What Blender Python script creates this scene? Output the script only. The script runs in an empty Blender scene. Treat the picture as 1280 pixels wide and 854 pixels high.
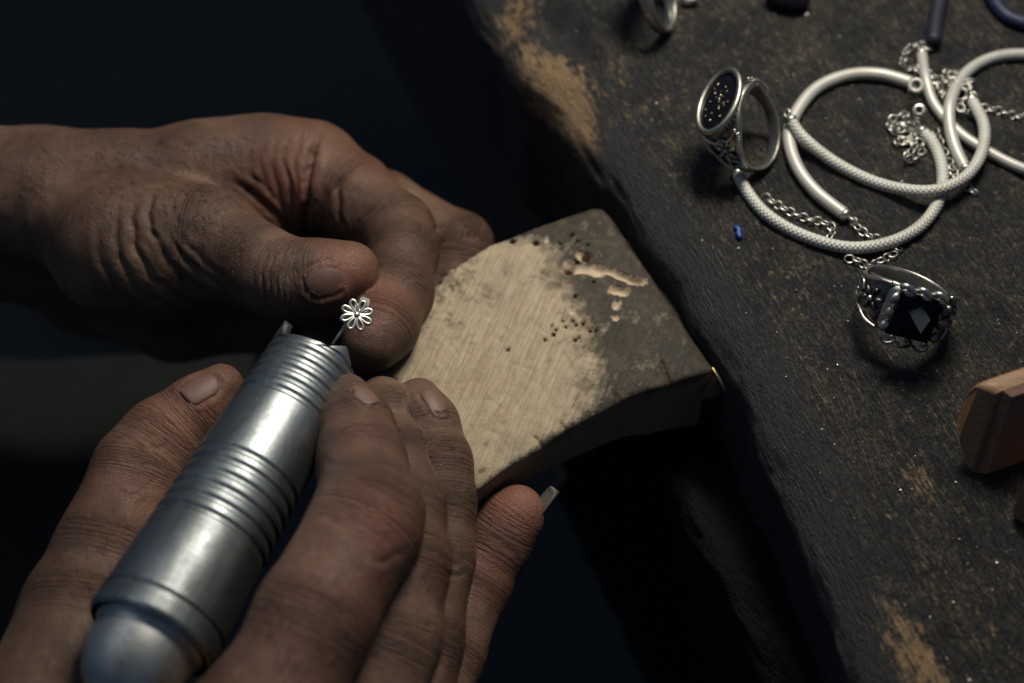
import bpy, bmesh, math, random
import numpy as np
from math import radians, sin, cos, pi
from mathutils import Vector, Matrix, noise
from mathutils.bvhtree import BVHTree

random.seed(7); rng = np.random.default_rng(7)
SC = bpy.context.scene
COL = SC.collection

# ------------------------------------------------------------------ camera
PITCH = radians(56); DIST = 380.0; LENS = 55.0           # millimetres
FPX = LENS / 36 * 1280
CAM = np.array([0, -DIST * cos(PITCH), DIST * sin(PITCH)])
RIGHT = np.array([1., 0, 0]); UP = np.array([0, sin(PITCH), cos(PITCH)]); FWD = np.array([0, cos(PITCH), -sin(PITCH)])
cd = bpy.data.cameras.new('camera'); cam = bpy.data.objects.new('camera', cd); COL.objects.link(cam)
cam.location = CAM * .001; cam.rotation_euler = (radians(90) - PITCH, 0, 0)
cd.lens = LENS; cd.sensor_width = 36; cd.clip_start = .01; cd.clip_end = 20
cd.dof.use_dof = True; cd.dof.focus_distance = .374; cd.dof.aperture_fstop = 7.5; cd.dof.aperture_blades = 8
SC.camera = cam

# ------------------------------------------------------------------ light
W = bpy.data.worlds.new('World'); SC.world = W; W.use_nodes = True
W.node_tree.nodes['Background'].inputs[0].default_value = (.30, .50, .84, 1)
W.node_tree.nodes['Background'].inputs[1].default_value = .10

def area(name, loc, target, size, energy, col):
    l = bpy.data.lights.new(name, 'AREA'); l.shape = 'RECTANGLE'; l.size = size[0]; l.size_y = size[1]; l.energy = energy; l.color = col
    o = bpy.data.objects.new(name, l); COL.objects.link(o); o.location = loc
    o.rotation_euler = (Vector(target) - Vector(loc)).to_track_quat('-Z', 'Y').to_euler()
    return o
area('bench_lamp', (.085, .175, .30), (.01, .02, 0), (.13, .07), 1.4, (1, .945, .82))
area('blue_fill', (-.5, .15, .75), (0, 0, 0), (.5, .4), .50, (.80, .90, 1))  # added bluish fill light, stands for no seen source
SC.view_settings.view_transform = 'Standard'; SC.view_settings.look = 'None'
SC.view_settings.exposure = 0; SC.view_settings.gamma = 1
SC.cycles.use_denoising = True

# ------------------------------------------------------------------ helpers (millimetres in, metres out)
def at(px, py, z=0.):
    """point of the world at height z (mm) seen at pixel px,py of the 1280 wide photograph"""
    d = FWD + RIGHT * ((px - 640) / FPX) + UP * (-(py - 427) / FPX)
    t = (z - CAM[2]) / d[2]
    return CAM + d * t
def ray(px, py):
    d = FWD + RIGHT * ((px - 640) / FPX) + UP * (-(py - 427) / FPX)
    return d / np.linalg.norm(d)
def A(pts, z=0.):
    return np.array([at(p[0], p[1], p[2] if len(p) > 2 else z) for p in pts])
def mesh(name, V, F, smooth=True, uv=None):
    m = bpy.data.meshes.new(name)
    V = np.asarray(V, dtype=np.float64) * .001
    if isinstance(F, np.ndarray) and F.shape[1] == 4:
        m.vertices.add(len(V)); m.vertices.foreach_set('co', V.ravel())
        m.loops.add(F.size); m.loops.foreach_set('vertex_index', F.ravel().astype(np.int32))
        m.polygons.add(len(F)); m.polygons.foreach_set('loop_start', np.arange(0, F.size, 4, dtype=np.int32))
        m.update(calc_edges=True); m.validate()
    else:
        m.from_pydata([tuple(v) for v in V], [], [tuple(int(i) for i in f) for f in F]); m.update()
    m.polygons.foreach_set('use_smooth', [smooth] * len(m.polygons))
    if uv is not None:
        l = m.uv_layers.new(name='UVMap'); idx = np.zeros(len(m.loops), dtype=np.int32); m.loops.foreach_get('vertex_index', idx)
        l.data.foreach_set('uv', np.asarray(uv)[idx].ravel())
    return m
def attr(m, name, vals):
    a = m.attributes.new(name, 'FLOAT', 'POINT'); a.data.foreach_set('value', np.asarray(vals, dtype=np.float32))
def link(name, m, mat=None, parent=None):
    o = bpy.data.objects.new(name, m); COL.objects.link(o)
    if mat and m is not None and not m.materials: m.materials.append(mat)
    if parent: o.parent = parent
    return o
def tag(o, label=None, cat=None, group=None, kind=None):
    if label: o['label'] = label
    if cat: o['category'] = cat
    if group: o['group'] = group
    if kind: o['kind'] = kind
    return o
def thing(name, loc, label, cat, group=None, M=None):
    o = bpy.data.objects.new(name, None); COL.objects.link(o); o.empty_display_size = .01
    if M is not None:
        mm = Matrix([[M[0][i], M[1][i], M[2][i], loc[i] * .001] for i in range(3)] + [[0, 0, 0, 1]]); o.matrix_world = mm
    else: o.location = np.array(loc) * .001
    return tag(o, label, cat, group)
def part(name, V, F, mat, root, world=True, smooth=True, uv=None):
    """a part of root; V in world mm if world, else in root's frame"""
    V = np.asarray(V, float)
    if world: V = V - np.array(root.location) * 1000
    return link(name, mesh(name, V, F, smooth, uv), mat, root)
def crom(P, n=12, closed=False):
    P = np.asarray(P, float); out = []
    N = len(P); seg = N if closed else N - 1
    for i in range(seg):
        if closed: p0, p1, p2, p3 = P[(i - 1) % N], P[i], P[(i + 1) % N], P[(i + 2) % N]
        else: p0, p1, p2, p3 = P[max(i - 1, 0)], P[i], P[i + 1], P[min(i + 2, N - 1)]
        for k in range(n):
            t = k / n
            out.append(.5 * ((2 * p1) + (-p0 + p2) * t + (2 * p0 - 5 * p1 + 4 * p2 - p3) * t * t + (-p0 + 3 * p1 - 3 * p2 + p3) * t ** 3))
    if not closed: out.append(P[-1])
    return np.array(out)
def resample(P, step):
    d = np.r_[0, np.cumsum(np.linalg.norm(np.diff(P, axis=0), axis=1))]
    s = np.linspace(0, d[-1], max(2, int(round(d[-1] / step)) + 1))
    return np.stack([np.interp(s, d, P[:, k]) for k in range(3)], 1)
def norm(v): return v / (np.linalg.norm(v) + 1e-12)
def frames(P, closed=False):
    if closed: T = np.roll(P, -1, 0) - np.roll(P, 1, 0)
    else: T = np.gradient(P, axis=0)
    T /= np.linalg.norm(T, axis=1)[:, None]
    n = np.cross(T[0], [0, 0, 1.]);  n = norm(n if np.linalg.norm(n) > .05 else np.cross(T[0], [0, 1., 0]))
    Ns = []
    for t in T:
        n = norm(n - t * (n @ t)); Ns.append(n)
    Ns = np.array(Ns); return T, Ns, np.cross(T, Ns)
def tube(P, r, k=10, closed=False, cap=True, flat=1.):
    P = np.asarray(P, float); n = len(P); r = np.broadcast_to(np.asarray(r, float), (n,))
    T, N, B = frames(P, closed); a = np.arange(k) * 2 * pi / k
    V = (P[:, None] + r[:, None, None] * (np.cos(a)[None, :, None] * N[:, None] + flat * np.sin(a)[None, :, None] * B[:, None])).reshape(-1, 3)
    F = []
    for i in range(n if closed else n - 1):
        j = (i + 1) % n
        for q in range(k): F.append((i * k + q, i * k + (q + 1) % k, j * k + (q + 1) % k, j * k + q))
    L = np.r_[0, np.cumsum(np.linalg.norm(np.diff(P, axis=0), axis=1))]
    uv = np.stack([np.repeat(L, k), np.tile(np.abs(a / pi - 1) , n)], 1)
    if cap and not closed:
        V = np.vstack([V, P[0] - T[0] * r[0] * .45, P[-1] + T[-1] * r[-1] * .45]); uv = np.vstack([uv, uv[0], uv[-k]])
        for q in range(k):
            F.append((n * k, (q + 1) % k, q)); F.append((n * k + 1, (n - 1) * k + q, (n - 1) * k + (q + 1) % k))
    return V, F, uv
def ellipsoid(c, ax, seg=12, ring=8):
    """ax: three axis vectors scaled by radius"""
    ax = np.asarray(ax, float); V = [c + ax[2]]
    for i in range(1, ring):
        th = pi * i / ring
        for j in range(seg):
            ph = 2 * pi * j / seg; V.append(c + sin(th) * cos(ph) * ax[0] + sin(th) * sin(ph) * ax[1] + cos(th) * ax[2])
    V.append(c - ax[2]); F = []
    for j in range(seg): F.append((0, 1 + j, 1 + (j + 1) % seg))
    for i in range(ring - 2):
        for j in range(seg):
            a = 1 + i * seg + j; b = 1 + i * seg + (j + 1) % seg; F.append((a, a + seg, b + seg, b))
    e = len(V) - 1; s = 1 + (ring - 2) * seg
    for j in range(seg): F.append((e, s + (j + 1) % seg, s + j))
    return np.array(V), F
def join(parts):
    V = []; F = []; n = 0
    for v, f in parts:
        V.append(np.asarray(v)); F += [tuple(i + n for i in q) for q in f]; n += len(v)
    return np.vstack(V), F
# --- distance fields and their surface
def roundcone(P, a, b, r1, r2):
    ba = b - a; l2 = ba @ ba; rr = r1 - r2; a2 = l2 - rr * rr; il2 = 1 / l2
    if a2 <= 0: return np.linalg.norm(P - (a if r1 > r2 else b), axis=-1) - max(r1, r2)
    pa = P - a; y = pa @ ba; z = y - l2
    x2 = ((pa * l2 - y[..., None] * ba) ** 2).sum(-1)
    y2 = y * y * l2; z2 = z * z * l2
    k = np.sign(rr) * rr * rr * x2
    d = (np.sqrt(x2 * a2 * il2) + y * rr) * il2 - r1
    m1 = np.sign(z) * a2 * z2 > k; m2 = (~m1) & (np.sign(y) * a2 * y2 < k)
    d = np.where(m1, np.sqrt(x2 + z2) * il2 - r2, d)
    return np.where(m2, np.sqrt(x2 + y2) * il2 - r1, d)
def smin(a, b, k):
    h = np.maximum(k - np.abs(a - b), 0) / k
    return np.minimum(a, b) - h * h * k * .25
def surface_nets(F, org, h):
    S = F < 0
    nx, ny, nz = F.shape
    c0 = S[:-1, :-1, :-1]; diff = np.zeros(c0.shape, bool)
    offs = [(i, j, k) for i in (0, 1) for j in (0, 1) for k in (0, 1)]
    for o in offs[1:]: diff |= S[o[0]:nx - 1 + o[0], o[1]:ny - 1 + o[1], o[2]:nz - 1 + o[2]] != c0
    I = np.argwhere(diff); idx = np.full(c0.shape, -1, np.int32); idx[diff] = np.arange(len(I))
    vals = np.stack([F[I[:, 0] + o[0], I[:, 1] + o[1], I[:, 2] + o[2]] for o in offs], 1)
    acc = np.zeros((len(I), 3)); cnt = np.zeros(len(I))
    for a in range(8):
        for b in range(a + 1, 8):
            oa, ob = np.array(offs[a]), np.array(offs[b])
            if np.abs(oa - ob).sum() != 1: continue
            va, vb = vals[:, a], vals[:, b]; m = (va < 0) != (vb < 0)
            t = np.where(m, va / np.where(m, va - vb, 1), 0)
            acc += m[:, None] * (oa + t[:, None] * (ob - oa)); cnt += m
    V = (I + acc / cnt[:, None]) * h + org
    Q = []
    for ax in range(3):
        s0 = [slice(None)] * 3; s1 = [slice(None)] * 3; s0[ax] = slice(0, -1); s1[ax] = slice(1, None)
        a, b = S[tuple(s0)], S[tuple(s1)]; E = np.argwhere(a != b)
        u, v = (ax + 1) % 3, (ax + 2) % 3
        E = E[(E[:, u] > 0) & (E[:, v] > 0) & (E[:, u] < F.shape[u] - 1) & (E[:, v] < F.shape[v] - 1)]
        def cell(du, dv):
            e = E.copy(); e[:, u] += du; e[:, v] += dv; return idx[e[:, 0], e[:, 1], e[:, 2]]
        q = np.stack([cell(-1, -1), cell(0, -1), cell(0, 0), cell(-1, 0)], 1)
        inside = S[E[:, 0], E[:, 1], E[:, 2]]
        q[~inside] = q[~inside][:, ::-1]; Q.append(q)
    return V, np.vstack(Q)
def smooth_verts(V, Q, it=2, lam=.5):
    E = np.vstack([Q[:, [0, 1]], Q[:, [1, 2]], Q[:, [2, 3]], Q[:, [3, 0]]]); n = len(V)
    deg = np.bincount(E[:, 0], minlength=n) + np.bincount(E[:, 1], minlength=n)
    for _ in range(it):
        s = np.stack([np.bincount(E[:, 0], V[E[:, 1], k], n) + np.bincount(E[:, 1], V[E[:, 0], k], n) for k in range(3)], 1)
        V = V + lam * (s / deg[:, None] - V)
    return V
def vnormals(V, Q):
    n = np.cross(V[Q[:, 2]] - V[Q[:, 0]], V[Q[:, 3]] - V[Q[:, 1]]); N = np.zeros_like(V)
    for k in range(4):
        for c in range(3): N[:, c] += np.bincount(Q[:, k], n[:, c], len(V))
    return N / (np.linalg.norm(N, axis=1)[:, None] + 1e-12)
def grid(lo, hi, h):
    ax = [np.arange(lo[k], hi[k] + h, h) for k in range(3)]
    return ax
def dist_poly(V, P):
    best = np.full(len(V), 1e9)
    for a, b in zip(P[:-1], P[1:]):
        ab = b - a; t = np.clip(((V - a) @ ab) / (ab @ ab + 1e-9), 0, 1)
        best = np.minimum(best, np.linalg.norm(V - a - t[:, None] * ab, axis=1))
    return best
def fbm(V, s, o=3, seed=0):
    return np.array([noise.fractal(Vector((v[0] * s + seed, v[1] * s, v[2] * s)), 1., 2., o) for v in V])

# ------------------------------------------------------------------ materials
class N:
    def __init__(s, name):
        s.m = bpy.data.materials.new(name); s.m.use_nodes = True; s.t = s.m.node_tree; s.b = s.t.nodes['Principled BSDF']
    def n(s, typ, **kw):
        x = s.t.nodes.new('ShaderNode' + typ)
        for k, v in kw.items():
            if k.startswith('i_'): x.inputs[int(k[2:]) if k[2:].isdigit() else k[2:]].default_value = v
            else: setattr(x, k, v)
        return x
    def l(s, a, b): s.t.links.new(a, b)
    def noise(s, vec, scale, detail=4, rough=.55, dist=0.):
        x = s.n('TexNoise'); x.inputs['Scale'].default_value = scale; x.inputs['Detail'].default_value = detail
        x.inputs['Roughness'].default_value = rough; x.inputs['Distortion'].default_value = dist
        if vec is not None: s.l(vec, x.inputs['Vector'])
        return x.outputs['Fac']
    def coord(s, scale=(1, 1, 1), kind='Object', rot=(0, 0, 0)):
        c = s.n('TexCoord'); mp = s.n('Mapping'); mp.inputs['Scale'].default_value = scale; mp.inputs['Rotation'].default_value = rot
        
        if any(rot):
            m0 = s.n('Mapping'); m0.inputs['Rotation'].default_value = rot; mp.inputs['Rotation'].default_value = (0, 0, 0); s.l(c.outputs[kind], m0.inputs[0]); s.l(m0.outputs[0], mp.inputs[0])
        else: s.l(c.outputs[kind], mp.inputs['Vector'])
        return mp.outputs[0]
    def ramp(s, fac, stops):
        r = s.n('ValToRGB'); e = r.color_ramp.elements
        while len(e) < len(stops): e.new(.5)
        for k, (p, c) in enumerate(stops):
            e[k].position = p; e[k].color = (*c, 1) if len(c) == 3 else c
        s.l(fac, r.inputs[0]); return r.outputs[0]
    def fac(s, fac, a, b):
        return s.ramp(fac, [(a, (0, 0, 0)), (b, (1, 1, 1))])
    def math(s, op, a, b=None, clamp=False):
        x = s.n('Math', operation=op, use_clamp=clamp)
        for i, v in enumerate((a, b)):
            if v is None: continue
            if isinstance(v, (int, float)): x.inputs[i].default_value = v
            else: s.l(v, x.inputs[i])
        return x.outputs[0]
    def mix(s, f, a, b, mode='MIX'):
        x = s.n('Mix', data_type='RGBA', blend_type=mode)
        for i, v in ((0, f), (6, a), (7, b)):
            if isinstance(v, (int, float)): x.inputs[i].default_value = v
            elif isinstance(v, tuple): x.inputs[i].default_value = (*v, 1)
            else: s.l(v, x.inputs[i])
        return x.outputs[2]
    def attr(s, name):
        x = s.n('Attribute', attribute_name=name); return x.outputs['Fac']
    def set(s, **kw):
        for k, v in kw.items():
            k = k.replace('_', ' ')
            i = s.b.inputs[k]
            if isinstance(v, (int, float)): i.default_value = v
            elif isinstance(v, tuple): i.default_value = (*v, 1) if len(v) == 3 and i.type == 'RGBA' else v
            else: s.l(v, i)
        return s
    def bump(s, h, strength, dist, prev=None):
        b = s.n('Bump'); b.inputs['Strength'].default_value = strength; b.inputs['Distance'].default_value = dist; s.l(h, b.inputs['Height'])
        if prev is not None: s.l(prev, b.inputs['Normal'])
        return b.outputs[0]

def mat_skin():
    n = N('skin'); v = n.coord()
    big = n.noise(v, 45, 4, .6); mid = n.noise(v, 260, 4, .65); fine = n.noise(v, 1400, 3, .6)
    c = n.ramp(big, [(.30, (.064, .032, .020)), (.5, (.126, .067, .042)), (.70, (.205, .118, .078))])
    c = n.mix(n.math('MULTIPLY', n.fac(mid, .46, .70), .6), c, (.075, .046, .034))
    c = n.mix(n.math('MULTIPLY', n.attr('pink'), .75), c, (.31, .115, .08))
    c = n.mix(n.math('MULTIPLY', n.math('MULTIPLY', n.attr('grime'), n.fac(mid, .3, .6)), .8), c, (.045, .040, .036))
    c = n.mix(n.math('MULTIPLY', n.fac(fine, .6, .8), .35), c, (.07, .04, .028))
    # furrows that run round each finger, strongest over the joints
    c3 = n.n('CombineXYZ'); n.l(n.math('MULTIPLY', n.attr('along'), 1.15), c3.inputs[0])
    low = n.noise(v, 90, 2, .5); n.l(n.math('MULTIPLY', low, 3.), c3.inputs[1]); tw = n.noise(c3.outputs[0], 1., 3, .6)
    c4 = n.n('CombineXYZ'); n.l(n.math('MULTIPLY', n.attr('along'), 3.4), c4.inputs[0]); n.l(n.math('MULTIPLY', n.noise(v, 220, 2, .5), 3.5), c4.inputs[1]); tw2 = n.noise(c4.outputs[0], 1., 2, .6)
    jw = n.math('ADD', n.math('MULTIPLY', n.attr('joint'), .9), .04)
    fur = n.math('MULTIPLY', n.math('ADD', n.math('MULTIPLY', n.fac(tw, .36, .56), 1.), n.math('MULTIPLY', n.fac(tw2, .35, .6), .6)), jw)
    c = n.mix(n.math('MULTIPLY', n.math('MULTIPLY', n.fac(tw, .50, .34), jw), .38), c, (.045, .026, .02))
    # lines of the skin: crossed fine furrows
    vor = n.n('TexVoronoi', feature='DISTANCE_TO_EDGE'); vor.inputs['Scale'].default_value = 2300
    wv = n.n('VectorMath', operation='ADD'); nz = n.n('TexNoise'); nz.inputs['Scale'].default_value = 300
    n.l(v, nz.inputs['Vector']); sc = n.n('VectorMath', operation='SCALE'); sc.inputs['Scale'].default_value = .0018
    n.l(nz.outputs['Color'], sc.inputs[0]); n.l(v, wv.inputs[0]); n.l(sc.outputs[0], wv.inputs[1])
    mp = n.n('Mapping'); mp.inputs['Scale'].default_value = (1., .62, .8); n.l(wv.outputs[0], mp.inputs[0]); n.l(mp.outputs[0], vor.inputs['Vector'])
    cell = n.fac(vor.outputs['Distance'], .0, .16)
    c = n.mix(n.math('MULTIPLY', n.math('SUBTRACT', 1., cell), .16), c, (.05, .03, .02))
    h = n.math('ADD', n.math('ADD', n.math('MULTIPLY', fur, 1.1), n.math('MULTIPLY', cell, .16)), n.math('ADD', n.math('MULTIPLY', mid, 1.), n.math('MULTIPLY', fine, .22)))
    b = n.bump(h, .8, .00045)
    ro = n.math('ADD', n.math('MULTIPLY', mid, .3), .34)
    n.set(Base_Color=c, Roughness=ro, Normal=b, Subsurface_Weight=.12, Subsurface_Radius=(1, .35, .2), Subsurface_Scale=.0012)
    n.b.inputs['Specular IOR Level'].default_value = .34
    return n.m
SKIN = mat_skin()
def mat_nail(name, col):
    n = N(name); v = n.coord(); f = n.noise(v, 500, 3); st = n.noise(n.coord((1500, 1500, 200)), 1, 2)
    c = n.mix(n.math('MULTIPLY', f, .5), col, tuple(x * .55 for x in col))
    n.set(Base_Color=c, Roughness=.55, Subsurface_Weight=.1, Subsurface_Radius=(1, .5, .3), Subsurface_Scale=.001, Normal=n.bump(st, .25, .0002)); return n.m
NAIL = mat_nail('nail', (.165, .088, .064)); NAILD = mat_nail('nail_brown', (.135, .068, .050)); NAILG = mat_nail('nail_grey', (.13, .11, .09))

def mat_metal(name, col, rough, scr=.3, sc=900, dark=None, dm=(.45, .7)):
    n = N(name); v = n.coord(); f = n.noise(v, sc, 4, .6); g = n.noise(v, sc * .22, 4, .6)
    c = n.mix(n.fac(g, *dm), col, dark or tuple(x * .6 for x in col))
    r = n.math('ADD', n.math('MULTIPLY', g, scr), rough)
    n.set(Base_Color=c, Metallic=1., Roughness=r, Normal=n.bump(f, .12, .0003)); return n.m
SILVER = mat_metal('silver', (.62, .60, .54), .20, .3, 900, (.26, .25, .22))
DULL = mat_metal('dull_silver', (.40, .385, .33), .28, .3, 900, (.16, .155, .135))
OXID = mat_metal('oxidised_silver', (.34, .33, .30), .22, .35, 1100, (.05, .05, .05), (.4, .62))
STEEL = mat_metal('steel', (.52, .52, .50), .34)
def mat_alu():
    n = N('aluminium'); v = n.coord()
    g = n.noise(v, 130, 5, .65); s = n.noise(n.coord((60, 60, 2600)), 1, 2, .5); f = n.noise(v, 1700, 3)
    c = n.mix(n.fac(g, .42, .72), (.34, .365, .37), (.13, .145, .15)); sm = n.noise(n.coord((90, 90, 30)), 1, 6, .7, 1.2); c = n.mix(n.math('MULTIPLY', n.fac(sm, .48, .66), .5), c, (.10, .10, .095)); sp = n.noise(v, 900, 3, .6); c = n.mix(n.math('MULTIPLY', n.fac(sp, .64, .72), .5), c, (.55, .57, .56))
    r = n.math('ADD', n.math('MULTIPLY', g, .4), .24)
    n.set(Base_Color=c, Metallic=1., Roughness=r, Normal=n.bump(n.math('ADD', s, n.math('MULTIPLY', f, .6)), .16, .0003)); return n.m
ALU = mat_alu()
def mat_gem(name, col, rough=.06):
    n = N(name); f = n.noise(n.coord(), 600, 3); n.set(Base_Color=n.mix(f, col, tuple(x * 1.8 for x in col)), Roughness=rough); n.b.inputs['Specular IOR Level'].default_value = .15; return n.m
GEM = mat_gem('onyx', (.004, .004, .006)); FLECK = mat_metal('gold_fleck', (.75, .60, .32), .2)
def mat_cord(name, amp=1.):
    n = N(name); u = n.n('UVMap'); sp = n.n('SeparateXYZ'); n.l(u.outputs[0], sp.inputs[0])
    P = 3.1                                                # braid repeats per millimetre
    uu = n.math('MULTIPLY', sp.outputs[0], 2 * pi / 1.25); vv = n.math('MULTIPLY', sp.outputs[1], pi * 7)
    s1 = n.math('SINE', uu); s2 = n.math('SINE', vv)
    w = n.math('ADD', n.math('MULTIPLY', n.math('MULTIPLY', s1, s2), .5), .5)
    g = n.noise(n.coord(), 160, 4); sm = n.fac(n.noise(n.coord(), 60, 4, .7), .5, .75)
    c = n.mix(w, (.33, .32, .28), (.68, .67, .61)) if amp > .5 else n.mix(g, (.44, .42, .38), (.60, .585, .54))
    c = n.mix(n.math('MULTIPLY', n.fac(g, .5, .75), .45), c, (.36, .31, .23))
    c = n.mix(n.math('MULTIPLY', sm, .35), c, (.22, .19, .15))
    n.set(Base_Color=c, Roughness=.42 if amp > .5 else .45, Metallic=.1 if amp > .5 else .3, Normal=n.bump(w, .75 * amp + .05, .00022)); return n.m
CORD = mat_cord('woven_cord'); CORDS = mat_cord('smooth_cord', .12)

def mat_bench():
    n = N('bench_wood')
    fib = n.noise(n.coord((240, 1500, 1500)), 1, 4, .65, .8)        # local x runs along the edge = the grain
    fib2 = n.noise(n.coord((60, 420, 420)), 1, 5, .65, 1.5)
    v = n.coord(); blot = n.noise(v, 60, 8, .78); grit = n.noise(v, 900, 4, .7); mid = n.noise(v, 210, 5, .7, .6); big = n.noise(v, 14, 4, .6)
    c = n.ramp(blot, [(.35, (.010, .011, .014)), (.48, (.036, .034, .033)), (.62, (.098, .080, .056))])
    brown = n.math('MULTIPLY', n.fac(mid, .50, .68), n.fac(fib2, .44, .62))
    c = n.mix(n.math('MULTIPLY', brown, n.math('ADD', .2, n.math('MULTIPLY', n.fac(big, .35, .65), .6))), c, (.17, .115, .058))
    c = n.mix(n.math('MULTIPLY', n.math('MULTIPLY', n.fac(mid, .46, .62), n.fac(n.noise(v, 480, 4, .7), .50, .64)), .75), c, (.17, .145, .10)); c = n.mix(n.math('MULTIPLY', n.fac(grit, .52, .70), .7), c, (.20, .19, .165))
    c = n.mix(n.math('MULTIPLY', n.fac(grit, .52, .34), .85), c, (.006, .007, .009))
    scr = n.noise(n.coord((30, 2400, 2400), rot=(0, 0, radians(14))), 1, 2, .5, .3); scr2 = n.noise(n.coord((25, 1900, 1900), rot=(0, 0, radians(-31))), 1, 2, .5, .3)
    c = n.mix(n.math('MULTIPLY', n.math('MULTIPLY', n.fac(fib, .50, .66), n.fac(mid, .40, .60)), .5), c, (.13, .105, .07))
    c = n.mix(n.math('MULTIPLY', n.fac(fib, .46, .34), .6), c, (.006, .007, .009))
    c = n.mix(n.math('MULTIPLY', n.math('MULTIPLY', n.fac(scr, .64, .70), n.fac(blot, .45, .6)), .55), c, (.17, .145, .105))
    c = n.mix(n.math('MULTIPLY', n.math('MULTIPLY', n.fac(scr2, .66, .71), n.fac(mid, .45, .6)), .45), c, (.15, .13, .10))
    bn = n.math('ADD', n.math('MULTIPLY', n.noise(n.coord((110, 620, 620)), 1, 6, .75, .8), .55), n.math('MULTIPLY', n.noise(v, 380, 5, .75), .45))
    bare = n.fac(n.math('ADD', bn, n.math('MULTIPLY', n.math('SUBTRACT', n.attr('bare'), 1.), .135)), .465, .56)
    c = n.mix(bare, c, n.mix(fib, (.16, .098, .045), (.42, .28, .15)))
    c = n.mix(n.math('MULTIPLY', n.attr('painted_shade'), .93), c, n.mix(fib, (.012, .014, .018), (.036, .038, .044)))  # darkens the wood where the mask puts shade into its colour
    h = n.math('ADD', n.math('MULTIPLY', fib, 1.1), n.math('ADD', n.math('MULTIPLY', mid, .5), n.math('MULTIPLY', grit, .4)))
    n.set(Base_Color=c, Roughness=n.math('ADD', n.math('MULTIPLY', mid, .35), .36), Normal=n.bump(h, 1., .0013))
    n.b.inputs['Specular IOR Level'].default_value = .3
    return n.m
BENCH = mat_bench()
def mat_pin():
    n = N('pin_wood')
    L = (0, 0, radians(24))
    saw = n.noise(n.coord((1500, 90, 300), rot=(0, 0, radians(21))), 1, 4, .6, .6)
    gr = n.noise(n.coord((700, 70, 400), rot=(0, 0, radians(25))), 1, 5, .65, 1.)
    v = n.coord(); bl = n.noise(v, 60, 5, .65); grit = n.noise(v, 1100, 4, .7); mid = n.noise(v, 240, 5, .7)
    c = n.ramp(n.math('ADD', n.math('MULTIPLY', saw, .5), n.math('MULTIPLY', bl, .5)), [(.32, (.26, .185, .115)), (.5, (.44, .35, .235)), (.66, (.60, .51, .37))])
    c = n.mix(n.math('MULTIPLY', n.fac(gr, .5, .72), .35), c, (.30, .18, .09))
    # grime with a ragged border
    g = n.math('ADD', n.attr('grime'), n.math('MULTIPLY', n.math('SUBTRACT', mid, .5), 2.2))
    g = n.math('ADD', g, n.math('MULTIPLY', n.math('SUBTRACT', gr, .5), .7))
    dk = n.ramp(mid, [(.32, (.012, .011, .010)), (.5, (.032, .027, .021)), (.70, (.085, .066, .044))])
    c = n.mix(n.math('MULTIPLY', n.fac(g, .02, .82), .96), c, dk)
    c = n.mix(n.math('MULTIPLY', n.fac(grit, .58, .74), .3), c, (.13, .115, .09))
    c = n.mix(n.math('MULTIPLY', n.fac(mid, .55, .72), .5), c, (.13, .10, .07)); c = n.mix(n.math('MULTIPLY', n.fac(bl, .42, .66), .45), c, (.16, .13, .10), 'MULTIPLY')
    c = n.mix(n.attr('bare'), c, n.mix(mid, (.40, .29, .19), (.66, .53, .39)))
    c = n.mix(n.attr('hole'), c, (.008, .007, .007))
    c = n.mix(n.math('MULTIPLY', n.attr('side'), .93), c, n.mix(gr, (.16, .115, .075), (.42, .29, .175)))
    h = n.math('ADD', n.math('MULTIPLY', saw, .55), n.math('ADD', n.math('MULTIPLY', mid, .6), n.math('MULTIPLY', grit, .35)))
    n.set(Base_Color=c, Roughness=n.math('ADD', n.math('MULTIPLY', mid, .3), .38), Normal=n.bump(h, .7, .0007)); n.b.inputs['Specular IOR Level'].default_value = .16
    return n.m
PINW = mat_pin()
def mat_plain(name, a, b, sc=200, rough=.7, bump=.4, str_=(1, 1, 1), spec=.4):
    n = N(name); f = n.noise(n.coord(str_), sc, 5, .6); n.set(Base_Color=n.mix(f, a, b), Roughness=rough, Normal=n.bump(f, bump, .0006)); n.b.inputs['Specular IOR Level'].default_value = spec; return n.m
BROWN = mat_plain('brown_wood', (.12, .058, .027), (.34, .19, .10), 1, .5, .3, (60, 900, 900))
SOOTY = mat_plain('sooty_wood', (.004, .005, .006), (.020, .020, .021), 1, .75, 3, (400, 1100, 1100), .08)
DARKW = mat_plain('dark_board', (.010, .010, .012), (.030, .027, .026), 1, .6, .8, (60, 600, 600))
FLOOR = mat_plain('floor_dark', (.020, .023, .027), (.028, .031, .035), 30, .8)
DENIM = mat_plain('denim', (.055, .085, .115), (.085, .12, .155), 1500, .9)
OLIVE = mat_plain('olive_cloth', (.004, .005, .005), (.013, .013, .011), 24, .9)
BLACKC = mat_plain('black_cord', (.010, .012, .020), (.02, .022, .034), 700, .5)
BLUE = mat_plain('blue_plastic', (.008, .03, .16), (.015, .05, .24), 700, .35)
INNER = mat_plain('dark_steel', (.02, .018, .016), (.05, .045, .04), 700, .5)

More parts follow.
